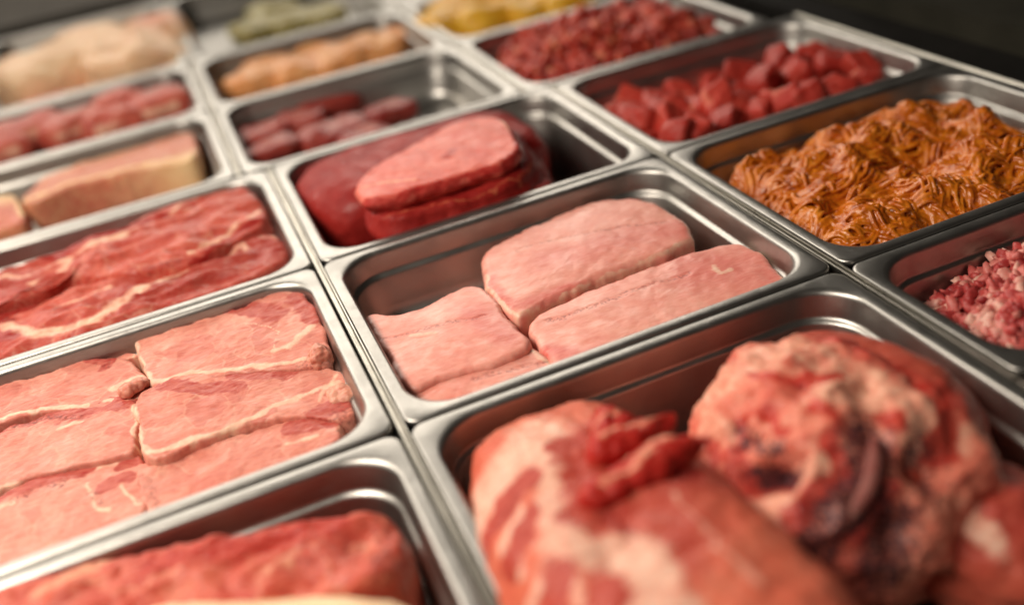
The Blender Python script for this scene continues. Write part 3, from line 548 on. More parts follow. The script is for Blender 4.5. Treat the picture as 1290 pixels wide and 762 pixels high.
ORANGE = [(0.0458, 0.9957, -0.036, 0.0425, 0.04, 0.019, 0.3), (0.1078, 0.9878, -0.036, 0.045, 0.045, 0.019, 0.2), (0.1703, 0.9905, -0.036, 0.0453, 0.045, 0.019, 0.4), (0.2378, 1.0064, -0.036, 0.046, 0.045, 0.019, 0.2),
 (0.1597, 1.0586, -0.036, 0.0471, 0.045, 0.019, 0.0), (0.0814, 1.0488, -0.036, 0.0388, 0.04, 0.019, 0.1), (0.2744, 1.0214, -0.036, 0.0337, 0.03, 0.019, 0.6)]
YELLOW = [(0.3405, 0.9493, -0.028, 0.04, 0.05, 0.036, 0.3), (0.3971, 0.9264, -0.028, 0.0449, 0.05, 0.036, 0.1), (0.4568, 0.912, -0.028, 0.045, 0.05, 0.036, 0.4), (0.5166, 0.8976, -0.028, 0.0452, 0.05, 0.036, 0.2),
 (0.3926, 1.0251, -0.028, 0.0474, 0.05, 0.036, 0.1), (0.468, 1.0072, -0.028, 0.0476, 0.05, 0.036, 0.3), (0.527, 0.9829, -0.028, 0.0475, 0.05, 0.036, 0)]
GREEN = [(0.102, 1.359, -0.042, 0.046, 0.05, 0.016, 0.2), (0.1728, 1.3424, -0.042, 0.0489, 0.05, 0.016, 0.1), (0.2213, 1.3248, -0.042, 0.0364, 0.05, 0.016, 0.3), (0.156, 1.4595, -0.042, 0.0517, 0.05, 0.016, 0.0)]
PALE = [(-0.1126, 1.2037, -0.018, 0.0841, 0.09, 0.045, 0.2), (-0.1865, 1.326, -0.018, 0.0899, 0.1, 0.045, 0.1), (-0.2499, 1.247, -0.018, 0.0721, 0.09, 0.045, 0.3), (-0.0671, 1.3108, -0.018, 0.0534, 0.07, 0.045, 0.1)]
CUBES = [(0.4734, 0.475, -0.0351, 1.17, -0.39, -0.33, 2.71), (0.5573, 0.3755, -0.0424, 1.07, 0.07, 0.15, 1.61), (0.3703, 0.4489, -0.0378, 1.25, -0.12, -0.37, 2.55), (0.5218, 0.398, -0.0404, 1.45, 0.08, -0.3, 2.83),
 (0.623, 0.4775, -0.0433, 1.1, -0.39, 0.15, 2.58), (0.6131, 0.4413, -0.0318, 1.29, -0.47, 0.57, 0.48), (0.5314, 0.3482, -0.0223, 1.17, 0.59, 0.35, 2.34), (0.6408, 0.4533, -0.0233, 1.04, 0.42, -0.12, 0.03),
 (0.4125, 0.3855, -0.0302, 1.39, 0.52, -0.54, 1.41), (0.3913, 0.4327, -0.0341, 1.45, -0.2, -0.24, 2.41), (0.395, 0.4731, -0.0361, 1.22, 0.6, 0.43, 2.66), (0.5495, 0.4204, -0.0267, 1.35, -0.37, 0.22, 1.79),
 (0.5224, 0.4374, -0.0435, 1.24, 0.08, -0.23, 0.61), (0.5055, 0.3787, -0.0355, 1.46, -0.16, -0.47, 3.03), (0.6165, 0.3322, -0.0235, 1.26, 0.21, -0.19, 0.46), (0.4467, 0.3927, -0.0375, 1.17, 0.4, -0.27, 2.83),
 (0.5839, 0.3795, -0.0371, 1.15, 0.48, -0.39, 1.38), (0.4631, 0.4144, -0.0314, 1.06, -0.42, 0.03, 1.13), (0.456, 0.352, -0.029, 1.27, -0.34, -0.23, 1.0), (0.5512, 0.4711, -0.0321, 1.45, -0.5, -0.1, 2.65),
 (0.3914, 0.4068, -0.0281, 1.29, -0.29, 0.6, 0.34), (0.4689, 0.4424, -0.0413, 1.07, -0.58, -0.07, 2.66), (0.3735, 0.3927, -0.035, 1.14, -0.26, 0.36, 0.24), (0.6317, 0.5043, -0.038, 1.01, 0.2, -0.49, 1.63),
 (0.5337, 0.3701, -0.0288, 1.07, 0.12, 0.42, 1.4), (0.4317, 0.362, -0.0324, 1.14, 0.15, 0.24, 0.18), (0.5031, 0.3566, -0.0311, 1.12, -0.15, 0.01, 0.85), (0.4969, 0.4017, -0.0428, 1.33, -0.29, 0.49, 1.09),
 (0.5556, 0.498, -0.0434, 1.11, -0.51, -0.45, 0.67), (0.4415, 0.4709, -0.0357, 1.44, -0.1, -0.07, 2.98), (0.6311, 0.4076, -0.0251, 1.48, 0.32, -0.31, 1.01), (0.4136, 0.4114, -0.0264, 1.25, -0.29, -0.18, 0.66),
 (0.4278, 0.4536, -0.0299, 1.12, 0.3, 0.12, 1.38), (0.5218, 0.4823, -0.0423, 1.24, 0.14, 0.22, 0.07), (0.5771, 0.4375, -0.0356, 1.42, -0.04, -0.19, 2.97), (0.4737, 0.3931, -0.0205, 1.38, -0.18, -0.57, 1.36),
 (0.6445, 0.3673, -0.0206, 1.22, -0.15, -0.48, 1.79), (0.4837, 0.4225, -0.0372, 1.13, 0.31, 0.03, 0.91), (0.4274, 0.5036, -0.0434, 1.41, -0.06, -0.5, 0.87), (0.5898, 0.4121, -0.0256, 1.03, -0.08, 0.49, 2.92),
 (0.6032, 0.4646, -0.0272, 1.33, -0.41, -0.31, 0.63), (0.4385, 0.4284, -0.0294, 1.19, 0.17, -0.57, 1.52), (0.5076, 0.4547, -0.0304, 1.21, 0.19, 0.39, 1.23), (0.5829, 0.327, -0.0211, 1.3, -0.27, -0.05, 1.97),
 (0.5911, 0.3477, -0.0263, 1.03, 0.02, 0.0, 0.57), (0.4828, 0.3698, -0.0305, 1.12, 0.39, -0.18, 0.6), (0.5319, 0.5032, -0.043, 1.14, 0.03, -0.12, 1.09), (0.4189, 0.343, -0.0222, 1.16, -0.34, 0.01, 1.86),
 (0.3713, 0.4184, -0.0376, 1.04, 0.11, -0.23, 3.03), (0.5501, 0.3355, -0.0235, 1.47, -0.44, 0.24, 1.07), (0.3701, 0.3687, -0.0302, 1.06, 0.45, 0.49, 2.44), (0.3973, 0.3473, -0.021, 1.32, 0.57, 0.07, 2.1)]

# ------------------------------------------------------------------ the counter well and its ledges
PX, PY, JOG = 0.338, 0.268, -0.031      # pitch of the pans across and along the counter, sideways step of the rear rows

tag(box('counter_well', -1.6, 1.0, -1.0, 2.6, -0.16, -0.13, MAT['well']), None, None, kind='structure')
tag(box('counter_ledge', 0.762, 1.6, -1.0, 2.6, -0.129, 0.012, MAT['ledge'], bev=0.004), None, None, kind='structure')
tag(box('back_ledge', -1.6, 0.73, 1.69, 2.6, -0.128, 0.004, MAT['ledge_back'], bev=0.004), None, None, kind='structure')

def rrect(hx, hy, r, seg=8):
    pts = []
    for cx, cy, a0 in ((hx - r, hy - r, 0), (-hx + r, hy - r, 90), (-hx + r, -hy + r, 180), (hx - r, -hy + r, 270)):
        for k in range(seg + 1):
            a = math.radians(a0 + 90 * k / seg)
            pts.append((cx + r * math.cos(a), cy + r * math.sin(a)))
    return pts

def make_pan(x0, y0, w, d, depth, label):
    """steel food pan: turned-down flange, rounded opening, stacking shoulder, floor"""
    hx, hy = w / 2, d / 2
    prof = [  # inset of the rim, corner radius, height
        (0.0000, 0.010, -0.0070), (0.0000, 0.010, -0.0016), (0.0006, 0.010, -0.0004), (0.0018, 0.010, 0.0),
        (0.0078, 0.032, 0.0), (0.0092, 0.034, -0.0005), (0.0104, 0.035, -0.0018), (0.0112, 0.036, -0.0042),
        (0.0122, 0.036, -0.0190), (0.0126, 0.036, -0.0205), (0.0140, 0.035, -0.0218), (0.0156, 0.034, -0.0228), (0.0164, 0.034, -0.0245),
        (0.0200, 0.034, -depth + 0.012), (0.0225, 0.034, -depth + 0.005), (0.0270, 0.032, -depth + 0.0012), (0.0330, 0.030, -depth)]
    V, F = [], []
    seg = 10; n = 4 * (seg + 1)
    for ins, r, z in prof:
        V += [(a, b, z) for a, b in rrect(hx - ins, hy - ins, r, seg)]
    for j in range(len(prof) - 1):
        a, b = j * n, (j + 1) * n
        F += [(a + i, a + (i + 1) % n, b + (i + 1) % n, b + i) for i in range(n)]
    V.append((0, 0, -depth)); c = len(V) - 1; a = (len(prof) - 1) * n
    F += [(a + i, a + (i + 1) % n, c) for i in range(n)]
    o = mesh_obj('steel_pan', V, F, MAT['steel'])
    jr = random.Random(label)
    o.location = (x0 + hx + jr.uniform(-.0006, .0006), y0 + hy + jr.uniform(-.0003, .0003), jr.uniform(-.0008, .0004))
    o.rotation_euler = (jr.uniform(-.002, .002), jr.uniform(-.002, .002), jr.uniform(-.0022, .0022))
    m = o.modifiers.new('thickness', 'SOLIDIFY'); m.thickness = 0.0009; m.offset = -1
    return tag(o, label, 'pan', 'steel food pans in the counter')

def grid_pan(c, r, dx, depth, label, rows=1):
    return make_pan(c * PX + dx + 0.004, r * PY + 0.0012, PX - 0.008, rows * PY - 0.0024, depth, label)

grid_pan(0, 0, 0, .062, 'steel pan holding four pale pink boneless loin pieces')
grid_pan(-1, 0, 0, .062, 'steel pan full of pink bone-in pork chops')
grid_pan(-1, 1, 0, .062, 'steel pan of long red neck steaks with fat seams')
grid_pan(-1, -1, 0, .100, 'steel pan holding a rack of ribs and a pale joint')
grid_pan(0, 1, 0, .100, 'steel pan holding the dark red beef joint and its slices')
make_pan(.004, -.3560, PX - .008, .3548, .100, 'steel pan holding large pork hocks with bone ends')
grid_pan(1, 0, 0, .062, 'steel pan heaped with orange marinated shredded meat')
grid_pan(1, 1, 0, .062, 'steel pan of red diced beef cubes')
make_pan(PX + .004, -.162, PX - .008, .1608, .062, 'shallow steel pan of coarse pink and white mince')
make_pan(PX + .004, -.330, PX - .008, .1650, .062, 'empty steel pan in front of the coarse pink mince')
grid_pan(-1, 2, JOG, .062, 'steel pan holding slabs of pork belly with yellow rind')
grid_pan(-1, 3, JOG, .062, 'steel pan of red pork pieces with fat, behind the belly slabs')
grid_pan(0, 2, JOG, .062, 'steel pan of dull dark red offal pieces')
grid_pan(0, 3, JOG, .062, 'steel pan of pale orange marinated chicken pieces')
grid_pan(1, 2, JOG, .062, 'steel pan heaped with bright red mince')
grid_pan(1, 3, JOG, .062, 'steel pan of yellow marinated chicken')
grid_pan(-1, 4, JOG, .062, 'long steel pan of large pale cream poultry pieces', rows=2)
grid_pan(0, 4, JOG, .062, 'long steel pan of pale green marinated pieces', rows=2)
grid_pan(1, 4, JOG, .062, 'long steel pan behind the yellow marinated chicken', rows=2)

def rail(x, y0, y1, label):
    """support bar between two columns of pans: two upstanding edges with a groove between"""
    prof = [(-.0030, -.030), (-.0030, -.0006), (-.0025, .0004), (-.0016, .0004), (-.0011, -.0008), (-.0009, -.004),
            (.0009, -.004), (.0011, -.0008), (.0016, .0004), (.0025, .0004), (.0030, -.0006), (.0030, -.030)]
    V = [(x + a, y0, b) for a, b in prof] + [(x + a, y1, b) for a, b in prof]
    n = len(prof)
    F = [(i, (i + 1) % n, n + (i + 1) % n, n + i) for i in range(n)] + [tuple(range(n))[::-1], tuple(range(n, 2 * n))]
    o = mesh_obj('support_rail', V, F, MAT['rail'], smooth=False)
    return tag(o, label, 'rail', 'steel rails between the pans')
rail(0, -.55, 2 * PY - .001, 'thin steel rail between the pork chops and the loin pan')
rail(PX, -.1635, 2 * PY - .001, 'thin steel rail between the loin pan and the orange marinated meat')
rail(PX, -.55, -.1665, 'steel rail end beside the hock pan, past the pink mince')
rail(JOG, 2 * PY + .001, 6 * PY, 'thin steel rail between the belly slabs and the offal pan')
rail(PX + JOG, 2 * PY + .001, 6 * PY, 'thin steel rail between the offal pan and the red mince')
rail(2 * PX, -.55, 2 * PY, 'outer steel rail along the dark ledge beside the beef cubes')

# black strip standing in for the shaded gap by the ledge, and two posts
def post(x, y, label):
    e = bpy.data.objects.new('glass_post', None); COL.objects.link(e); e.location = (x, y, .012)
    box('base_plate', -.022, .022, -.03, .03, 0.0, .006, MAT['black'], e, .002)
    box('upright', -.012, .012, -.018, .018, .006, .30, MAT['black'], e, .003)
    tag(e, label, 'post', 'black posts on the counter ledge')
post(.80, .62, 'black post on the dark ledge beside the red mince')
post(.91, .40, 'black post on the dark ledge beside the beef cubes')
tag(box('dark_gap_strip', .700, .758, -.9, 1.6, -.128, -.012, MAT['black'], bev=.003), 'black strip standing in for the shaded gap between pans and dark ledge', 'gap strip')

# ------------------------------------------------------------------ cuts on the trays
FLOOR = -.0605
def cut(key, name, mat, label, cat, group=None, seed=1, **kw):
    o, z, st = TRACED[key]
    kw.setdefault('zbot', FLOOR)
    ob = slab(name, o, z, mat=MAT[mat], strokes=st, seed=seed, **kw)
    return tag(ob, label, cat, group)

LG = 'boneless pork loin pieces'
cut('fil_back', 'pork_loin', 'loin', 'smooth pink loin half against the back wall of its pan, creamy fat along its edge', 'pork loin', LG, 11, er=.006, dome=.003, lump=.0009, fine=.0002, ragged=.003, bulge=.001)
cut('fil_front', 'pork_loin', 'loin', 'long pink loin half along the front rim with a torn white tip', 'pork loin', LG, 12, er=.005, dome=.002, lump=.0009, fine=.0002, ragged=.003, bulge=.001)
cut('fil_left', 'pork_loin', 'loin', 'square-cut pink loin piece against the side wall, overlapping a lower piece', 'pork loin', LG, 13, er=.004, dome=.002, lump=.0009, fine=.0002, ragged=.003, bulge=.001)
cut('fil_low', 'pork_loin', 'loin', 'flat pink loin piece lying lowest, under the square-cut one', 'pork loin', LG, 14, er=.004, dome=.002, lump=.0009, fine=.0002, ragged=.003, bulge=.001)

CG = 'bone-in pork chops'
cut('chop_r1', 'pork_chop', 'pork', 'pink chop with red ragged top corner in the pan corner by the loin pan', 'pork chop', CG, 21, er=.0028, dome=.0006, bulge=.001, ragged=.0035, lump=.0012, fine=.0005, tilt=(0.03, 0.07))
cut('chop_r2', 'pork_chop', 'pork', 'middle chop of three beside the rail, with curved white fat seam and bone end', 'pork chop', CG, 22, er=.0028, dome=.0006, bulge=.001, ragged=.0035, lump=.0012, fine=.0005, tilt=(-0.02, 0.06))
cut('chop_r3', 'pork_chop', 'pork', 'lowest chop of three beside the rail, half under another and cut off by the rim', 'pork chop', CG, 23, er=.0028, dome=.0006, bulge=.001, ragged=.0035, lump=.0012, fine=.0005, tilt=(0.02, 0.04))
cut('chop_l0', 'pork_chop', 'pork', 'dark pink chop squeezed against the back wall with red bone nub', 'pork chop', CG, 24, er=.0028, dome=.0006, bulge=.001, ragged=.0035, lump=.0012, fine=.0005, tilt=(0.00, 0.03))
cut('chop_l1', 'pork_chop', 'pork', 'topmost chop of the outer row with a thick white fat corner', 'pork chop', CG, 25, er=.0028, dome=.0006, bulge=.001, ragged=.0035, lump=.0012, fine=.0005, tilt=(-0.03, 0.08))
cut('chop_l2', 'pork_chop', 'pork', 'second chop of the outer row with a red triangular bone end', 'pork chop', CG, 26, er=.0028, dome=.0006, bulge=.001, ragged=.0035, lump=.0012, fine=.0005, tilt=(0.02, 0.06))
cut('chop_l3', 'pork_chop', 'pork', 'lowest chop of the outer row with knobbly white bone', 'pork chop', CG, 27, er=.0028, dome=.0006, bulge=.001, ragged=.0035, lump=.0012, fine=.0005, tilt=(-0.02, 0.05))

for i, (lab, p, ax, rz_, red) in enumerate(BONES):
    ax = (ax[0], ax[1], ax[2] * .75)
    ch_ = [o for o in bpy.data.objects if o.get('label', '').startswith(lab)][0]
    lump('bone', p, ax, rz_, MAT['bone'], seed=90 + i, sub=5, power=2.6, amp=.003, fine=.0012, ridge=.0016, parent=ch_,
         strokes=[('muscle', .05, red, [p])])
SG = 'neck steaks'
cut('steak_dark', 'neck_steak', 'steak', 'deep red steak end lying between the two long steaks', 'steak', SG, 33, er=.006, dome=.003)
cut('steak_back', 'neck_steak', 'steak', 'long red steak with a broad cream fat stripe, on top of the others', 'steak', SG, 31, er=.006, dome=.003, lump=.004, fold=.010)
cut('steak_front', 'neck_steak', 'steak', 'long marbled red steak along the front rim with wavy fat edge', 'steak', SG, 32, er=.006, dome=.003, lump=.004, fold=.010)

cut('belly', 'pork_belly', 'belly', 'long block of pork belly showing its pale yellow rind side', 'pork belly', 'pork belly slabs', 41, er=.003, dome=.001, bulge=.001)
cut('belly2', 'pork_belly', 'belly', 'second pork belly block, red end butting the long one', 'pork belly', 'pork belly slabs', 42, er=.004, dome=.002)

cut('ribs', 'pork_ribs', 'ribs', 'slab of red and pink pork ribs along the back of the deep pan', 'ribs', None, 51, er=.010, dome=.006, lump=.006, zbot=-.098, fine=.0014, fold=.010)
cut('pale', 'pork_joint', 'pale', 'pale pinkish cream rind of a joint in front of the ribs', 'pork joint', None, 52, er=.02, dome=.012, zbot=-.098)

# beef
t = lump('beef_joint', (.148, .445, -.044), (.130, .082, .056), .06, MAT['beef'], seed=61, power=4.2, amp=.007, fine=.001, ridge=.004, rfreq=12,
         strokes=[('dark', .010, .5, [(.105, .36, .02), (.115, .40, .02), (.14, .44, .02)])])
tag(t, 'broad deep red beef joint filling the side of its deep pan', 'beef joint', 'beef joints')
cut('beef_under', 'beef_slice', 'beef', 'thick dark red beef slice directly under the pale-topped slice', 'beef slice', 'beef slices', 62, er=.010, dome=.001, zbot=-.024, lump=.003, bulge=.006, ragged=.001)
cut('beef_low', 'beef_joint', 'beef', 'broad dark red beef joint lying lowest, under both slices', 'beef joint', 'beef joints', 65, er=.016, dome=.002, zbot=-.098, lump=.004, bulge=.006, ragged=.001)
cut('beef_slice', 'beef_slice', 'beef_cut', 'thick beef slice with pale pink cut face on top of the joint', 'beef slice', 'beef slices', 63, er=.0035, dome=.002, zbot=.010, lump=.0015, fine=.0005, ragged=.0015, bulge=.002)

def strand(V, F, T, pts, r, tint, k=6):
    """a flattened tube along pts"""
    i0 = len(V); m = len(pts)
    for j, p in enumerate(pts):
        d = (pts[min(j + 1, m - 1)] - pts[max(j - 1, 0)]).normalized()
        s = d.cross(Vector((0, 0, 1)))
        s = s.normalized() if s.length > 1e-4 else Vector((1, 0, 0))
        u = s.cross(d)
        t = j / (m - 1)
        rr = r * min(1, .35 + 3.2 * min(t, 1 - t))
        for q in range(k):
            a = 2 * math.pi * q / k
            V.append(tuple(p + s * (rr * math.cos(a)) + u * (rr * .8 * math.sin(a)))); T.append(tint)
    for j in range(m - 1):
        for q in range(k):
            a, b = i0 + j * k + q, i0 + j * k + (q + 1) % k
            F.append((a, b, b + k, a + k))
    F.append(tuple(i0 + q for q in range(k))[::-1]); F.append(tuple(i0 + (m - 1) * k + q for q in range(k)))

def catmull3(pts, n):
    pts = [Vector(p) for p in pts]
    P = [pts[0]] + pts + [pts[-1]]
    out = []
    for q in range(n):
        u = q / (n - 1) * (len(pts) - 1); i = min(int(u), len(pts) - 2); t = u - i
        p0, p1, p2, p3 = P[i], P[i + 1], P[i + 2], P[i + 3]
        out.append(.5 * ((2 * p1) + (p2 - p0) * t + (2 * p0 - 5 * p1 + 4 * p2 - p3) * t * t + (3 * p1 - p0 - 3 * p2 + p3) * t ** 3))
    return out

# hocks
lump('hock_a', HA_C, HA_A, HA_R, MAT['hock'], strokes=HOCK_A, seed=71, power=3.0, amp=.009, fine=.0012, ridge=.005, rfreq=13, dents=DENT_A, sub=7)
b = bpy.data.objects['hock_a']; b.name = 'pork_hock'
tag(b, 'large pork hock with smooth orange skin and white fat seams', 'pork hock', 'pork hocks')
lump('hock_b', HB_C, HB_A, HB_R, MAT['hock_cut'], strokes=HOCK_B, seed=72, power=2.5, amp=.012, fine=.0020, ridge=.008, rfreq=24, dents=DENT_B, sub=7)
b = bpy.data.objects['hock_b']; b.name = 'pork_hock'
tag(b, 'ragged pork hock with knobbly cut face, grey tendon and bone holes', 'pork hock', 'pork hocks')
hock_a = [o for o in bpy.data.objects if o.name == 'pork_hock'][0]
for i, (p, ax, rz_) in enumerate(TORN):
    t = lump('torn_flesh', p, ax, rz_, MAT['torn'], seed=80 + i, sub=5, power=2.2, amp=.005, fine=.0015, ridge=.003, parent=hock_a,
             strokes=[('red', .05, 1, [p]), ('fat', .003, .8, [(p[0] - .02, p[1], p[2] + ax[2]), (p[0] + .015, p[1] + .004, p[2] + ax[2])])])
lump('skin', (HB_C[0] + .014, HB_C[1] + .014, HB_C[2] - .008), (HB_A[0] * .92, HB_A[1] * .92, HB_A[2] * 1.0), .4, MAT['hock'], seed=77, sub=6, power=2.6, amp=.005, fine=.001, parent=b,
     strokes=[('red', .2, .6, [HB_C])])
V, F, T = [], [], []
tp = catmull3(TENDON, 26)
strand(V, F, T, [Vector(q) for q in tp], .0045, .5, k=14)
t = mesh_obj('tendon', V, F, MAT['tendon'], parent=b, attrs={'red': [0.0] * len(V)})
lump('hock_c', (.272, -.222, -.052), (.042, .048, .040), .3, MAT['hock'], seed=73, amp=.007, ridge=.003,
     strokes=[('red', .05, .8, [(.27, -.22, -.02)]), ('fat', .008, .9, [(.245, -.26, -.02), (.25, -.20, -.015)])])
b = bpy.data.objects['hock_c']; b.name = 'pork_hock'
tag(b, 'small dark red hock piece tucked under the ragged one', 'pork hock', 'pork hocks')

# ------------------------------------------------------------------ chunks in the rear pans
def chunk(name, mat, x, y, z, rx, ry, rzh, rot, label, cat, group, seed, strokes=(), sub=4, power=3.6, amp=None):
    o = lump(name + '_new', (x, y, z), (rx, ry, rzh), rot, MAT[mat], strokes, seed=seed, sub=sub, power=power,
             amp=amp or 0.16 * min(rx, ry), fine=.0018, ridge=0.16 * min(rx, ry), rfreq=.8 / max(rx, ry))
    o.name = name
    return tag(o, label, cat, group)

rnd = random.Random(5)
# offal
for i, (x, y, z, rx, ry, rz_, rot) in enumerate(OFFAL):
    chunk('offal_piece', 'offal', x, y, z, rx, ry, rz_, rot, 'dull dark red piece of offal lying in its steel pan', 'offal', 'offal pieces', 100 + i,
          strokes=[('fat', .012, .6, [(x, y, z + rz_), (x + .01, y + .005, z + rz_)])])
for i, (x, y, z, rx, ry, rz_, rot) in enumerate(PORKBITS):
    chunk('pork_piece', 'steak', x, y, z, rx, ry, rz_, rot, 'red pork piece edged with fat in the pan behind the belly slabs', 'pork piece', 'red pork pieces', 130 + i,
          strokes=[('fat', .008, .9, [(x - .02, y - ry, z + .008), (x + .02, y - ry * .8, z + .008)])])
for i, (x, y, z, rx, ry, rz_, rot) in enumerate(ORANGE):
    chunk('chicken_piece', 'orange', x, y, z, rx, ry, rz_, rot, 'pale orange marinated chicken piece behind the offal', 'chicken', 'orange marinated chicken pieces', 150 + i)
for i, (x, y, z, rx, ry, rz_, rot) in enumerate(YELLOW):
    chunk('chicken_piece', 'yellow', x, y, z, rx, ry, rz_, rot, 'yellow marinated chicken piece behind the red mince', 'chicken', 'yellow marinated chicken pieces', 170 + i)
for i, (x, y, z, rx, ry, rz_, rot) in enumerate(GREEN):
    chunk('marinated_piece', 'green', x, y, z, rx, ry, rz_, rot, 'pale green marinated piece behind the orange chicken', 'meat piece', 'green marinated pieces', 190 + i)
PL = ['big pale cream poultry piece at the end near the rail', 'big pale cream poultry piece in the middle of its pan', 'pale yellowish poultry piece at the far side of its pan', 'pale poultry piece with a pinkish flank next to the rail']
for i, (x, y, z, rx, ry, rz_, rot) in enumerate(PALE):
    chunk('poultry_piece', 'pale', x, y, z, rx, ry, rz_, rot, PL[i], 'poultry', 'pale poultry pieces', 210 + i, sub=5,
          strokes=[('red', .04, .9, [(x, y, z + rz_)])] if i == 3 else [])

# diced beef: every cube on its own
U, F = ico(4)
cube_meshes = []
for q in range(7):
    P = U * ((np.abs(U) ** 5.5).sum(1) ** (-1 / 5.5))[:, None]
    P = P + np.column_stack([.22 * P[:, 1], .15 * P[:, 2], .18 * P[:, 0]]) * (1 if q % 2 else -1)
    nz = np.array([fbm(v, .8, 300 + q, 2) * .2 + fbm(v, 4.0, 320 + q, 2) * .05 for v in P])
    P = P * (1 + nz)[:, None]
    V = P * .0122
    st = [('fat', .004, .8, [(-.01, .006, .010), (.006, .010, .009)])] if q % 3 == 0 else []
    o = mesh_obj('beef_cube', V, F, MAT['cube'], attrs=paint(V, st, seed=q))
    cube_meshes.append(o.data); bpy.data.objects.remove(o)
for i, (x, y, z, s, a, b, c) in enumerate(CUBES):
    o = bpy.data.objects.new('beef_cube', cube_meshes[i % 7]); COL.objects.link(o)
    o.location = (x, y, z); o.scale = (s * 1.15, s, s * .9); o.rotation_euler = (a, b, c)
    tag(o, 'red diced beef cube heaped in the pan beside the dark ledge', 'beef cube', 'diced beef cubes')

# ------------------------------------------------------------------ heaps nobody could count
def heap_height(x, y, cx, cy, hx, hy, top, base, seed, lumpy=.008):
    u, v = abs((x - cx) / hx), abs((y - cy) / hy)
    e = max(0.0, 1 - (u ** 4.5 + v ** 4.5))
    return base + (top - base) * e ** .5 + fbm((x, y, 0), 22, seed, 2) * lumpy * min(1, e * 3)

def heap_base(V, F, T, cx, cy, hx, hy, top, base, seed, drop, n=60, lumpy=.008, tint=.2):
    i0 = len(V)
    for j in range(n + 1):
        for i in range(n + 1):
            x = cx + hx * (2 * i / n - 1); y = cy + hy * (2 * j / n - 1)
            V.append((x, y, heap_height(x, y, cx, cy, hx, hy, top, base, seed, lumpy) - drop)); T.append(tint)
    for j in range(n):
        for i in range(n):
            a = i0 + j * (n + 1) + i
            F.append((a, a + 1, a + n + 2, a + n + 1))
    i1 = len(V); E = n + 1
    ring = [(i, 0) for i in range(n)] + [(n, j) for j in range(n)] + [(n - i, n) for i in range(n)] + [(0, n - j) for j in range(n)]
    for i, j in ring:
        V.append((cx + hx * (2 * i / n - 1), cy + hy * (2 * j / n - 1), base - drop - .004)); T.append(tint)
    m = len(ring)
    for q in range(m):
        (ia, ja), (ib, jb) = ring[q], ring[(q + 1) % m]
        F.append((i0 + ja * E + ia, i1 + q, i1 + (q + 1) % m, i0 + jb * E + ib))
    F.append(tuple(i1 + q for q in range(m))[::-1])

def shredded_heap(name, cx, cy, hx, hy, top, base, seed, bundles, mat, r0=.0017):
    V, F, T = [], [], []
    R = random.Random(seed)
    heap_base(V, F, T, cx, cy, hx, hy, top, base, seed, .0036, lumpy=.019, tint=.1)
    for bnd in range(bundles):
        x = cx + hx * R.uniform(-1, 1); y = cy + hy * R.uniform(-1, 1)
        ang = noise.noise(Vector((x * 20, y * 20, seed))) * 6 + R.uniform(-.8, .8)
        bend = R.choice((-1, 1)) * R.uniform(5, 75); ln = R.uniform(.014, .040); ns = R.randint(2, 7)
        wob = R.uniform(0, 6); bt = R.uniform(.15, .8); lift = R.uniform(-.005, .004)
        for s in range(ns):
            off = (s - ns / 2) * r0 * 2.1 + R.uniform(-.0012, .0012); skew = R.uniform(-.14, .14); zj = R.uniform(-.0007, .0007)
            pts = []; m = 9; sh = R.uniform(-.005, .005)
            for j in range(m):
                t = (j / (m - 1) - .5) * ln + sh
                a = ang + skew + bend * t * .5
                px = x + math.cos(a) * t - math.sin(a) * off * (1 + .3 * math.sin(t * 150 + wob)); py = y + math.sin(a) * t + math.cos(a) * off
                pz = heap_height(px, py, cx, cy, hx, hy, top, base, seed, .019) + lift - ((2 * j / (m - 1) - 1) ** 2) * .004 - (off / .008) ** 2 * .0035 + zj + fbm((px, py, s), 260, 3, 2) * .0006
                pts.append(Vector((px, py, pz)))
            strand(V, F, T, pts, r0 * R.uniform(.6, 1.35), min(1, max(0, bt + R.uniform(-.22, .22))))
    o = mesh_obj(name, V, F, mat, attrs={'tint': T})
    m = o.modifiers.new('fuse', 'REMESH'); m.mode = 'VOXEL'; m.voxel_size = .00075; m.use_smooth_shade = True
    m = o.modifiers.new('soften', 'SMOOTH'); m.iterations = 1; m.factor = .35
    return o

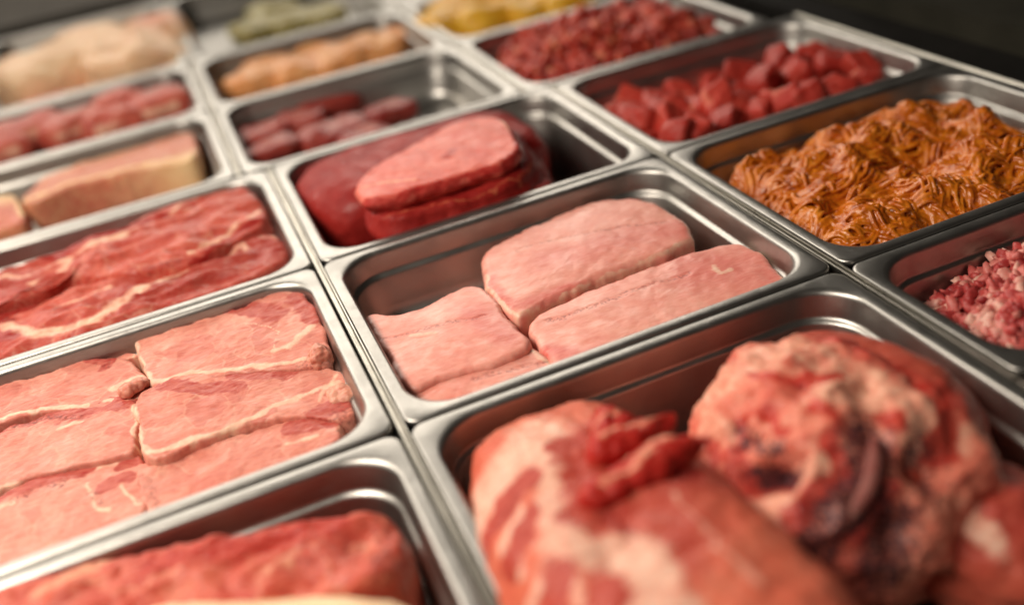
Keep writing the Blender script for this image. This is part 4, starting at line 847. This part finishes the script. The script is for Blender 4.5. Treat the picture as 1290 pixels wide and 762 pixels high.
def crumb_heap(name, cx, cy, hx, hy, top, base, seed, count, mat, r=(.003, .006), lumpy=.01, skew=1.0, long=1.0, tilt=(0, 0)):
    V, F, T = [], [], []
    R = random.Random(seed)
    U2, F2 = ico(2)
    U2 = U2 * ((np.abs(U2) ** 4.0).sum(1) ** (-1 / 4.0))[:, None]
    hh = lambda x, y: heap_height(x, y, cx, cy, hx, hy, top, base, seed, lumpy) + tilt[0] * (x - cx) + tilt[1] * (y - cy)
    i0 = 0
    n = 50
    for j in range(n + 1):
        for i in range(n + 1):
            x = cx + hx * (2 * i / n - 1); y = cy + hy * (2 * j / n - 1)
            V.append((x, y, hh(x, y) - .004)); T.append(.15)
    for j in range(n):
        for i in range(n):
            a = j * (n + 1) + i
            F.append((a, a + 1, a + n + 2, a + n + 1))
    for q in range(count):
        x = cx + hx * R.uniform(-1, 1); y = cy + hy * R.uniform(-1, 1)
        rr = R.uniform(*r)
        sc = np.array([rr * R.uniform(.8, 1.3) * long, rr * R.uniform(.8, 1.2), rr * R.uniform(.6, 1.0)])
        Rm = np.array(Euler((R.uniform(-.9, .9), R.uniform(-.9, .9), R.uniform(0, 6.28))).to_matrix())
        sd = R.uniform(0, 50)
        k = np.array([1 + .55 * noise.noise(Vector(v * 2.1) + Vector((sd, sd, 0))) for v in U2])
        P = (U2 * k[:, None] * sc) @ Rm.T + np.array([x, y, hh(x, y) + R.uniform(-.001, .004)])
        b = len(V)
        V.extend(map(tuple, P)); T.extend([R.random() ** skew] * len(P))
        F.extend((f[0] + b, f[1] + b, f[2] + b) for f in F2)
    return mesh_obj(name, V, F, mat, attrs={'tint': T})

o = shredded_heap('marinated_meat', .504, .132, .149, .116, -.006, -.055, 401, 1150, MAT['marinade'], r0=.0020)
tag(o, 'heap of orange marinated shredded meat beside the loin pan', 'marinated meat', kind='stuff')
o = crumb_heap('coarse_mince', .508, -.082, .150, .060, -.009, -.056, 402, 2300, MAT['mince_pink'], r=(.0019, .0042), skew=.9, long=2.0, tilt=(.10, 0))
tag(o, 'heap of coarse pink and white mince in its shallow pan', 'mince', kind='stuff')
o = crumb_heap('red_mince', .480, .672, .142, .106, .004, -.056, 403, 1250, MAT['mince_red'], r=(.0035, .007), lumpy=.02, skew=1.2)
tag(o, 'heap of bright red mince behind the diced beef', 'mince', kind='stuff')
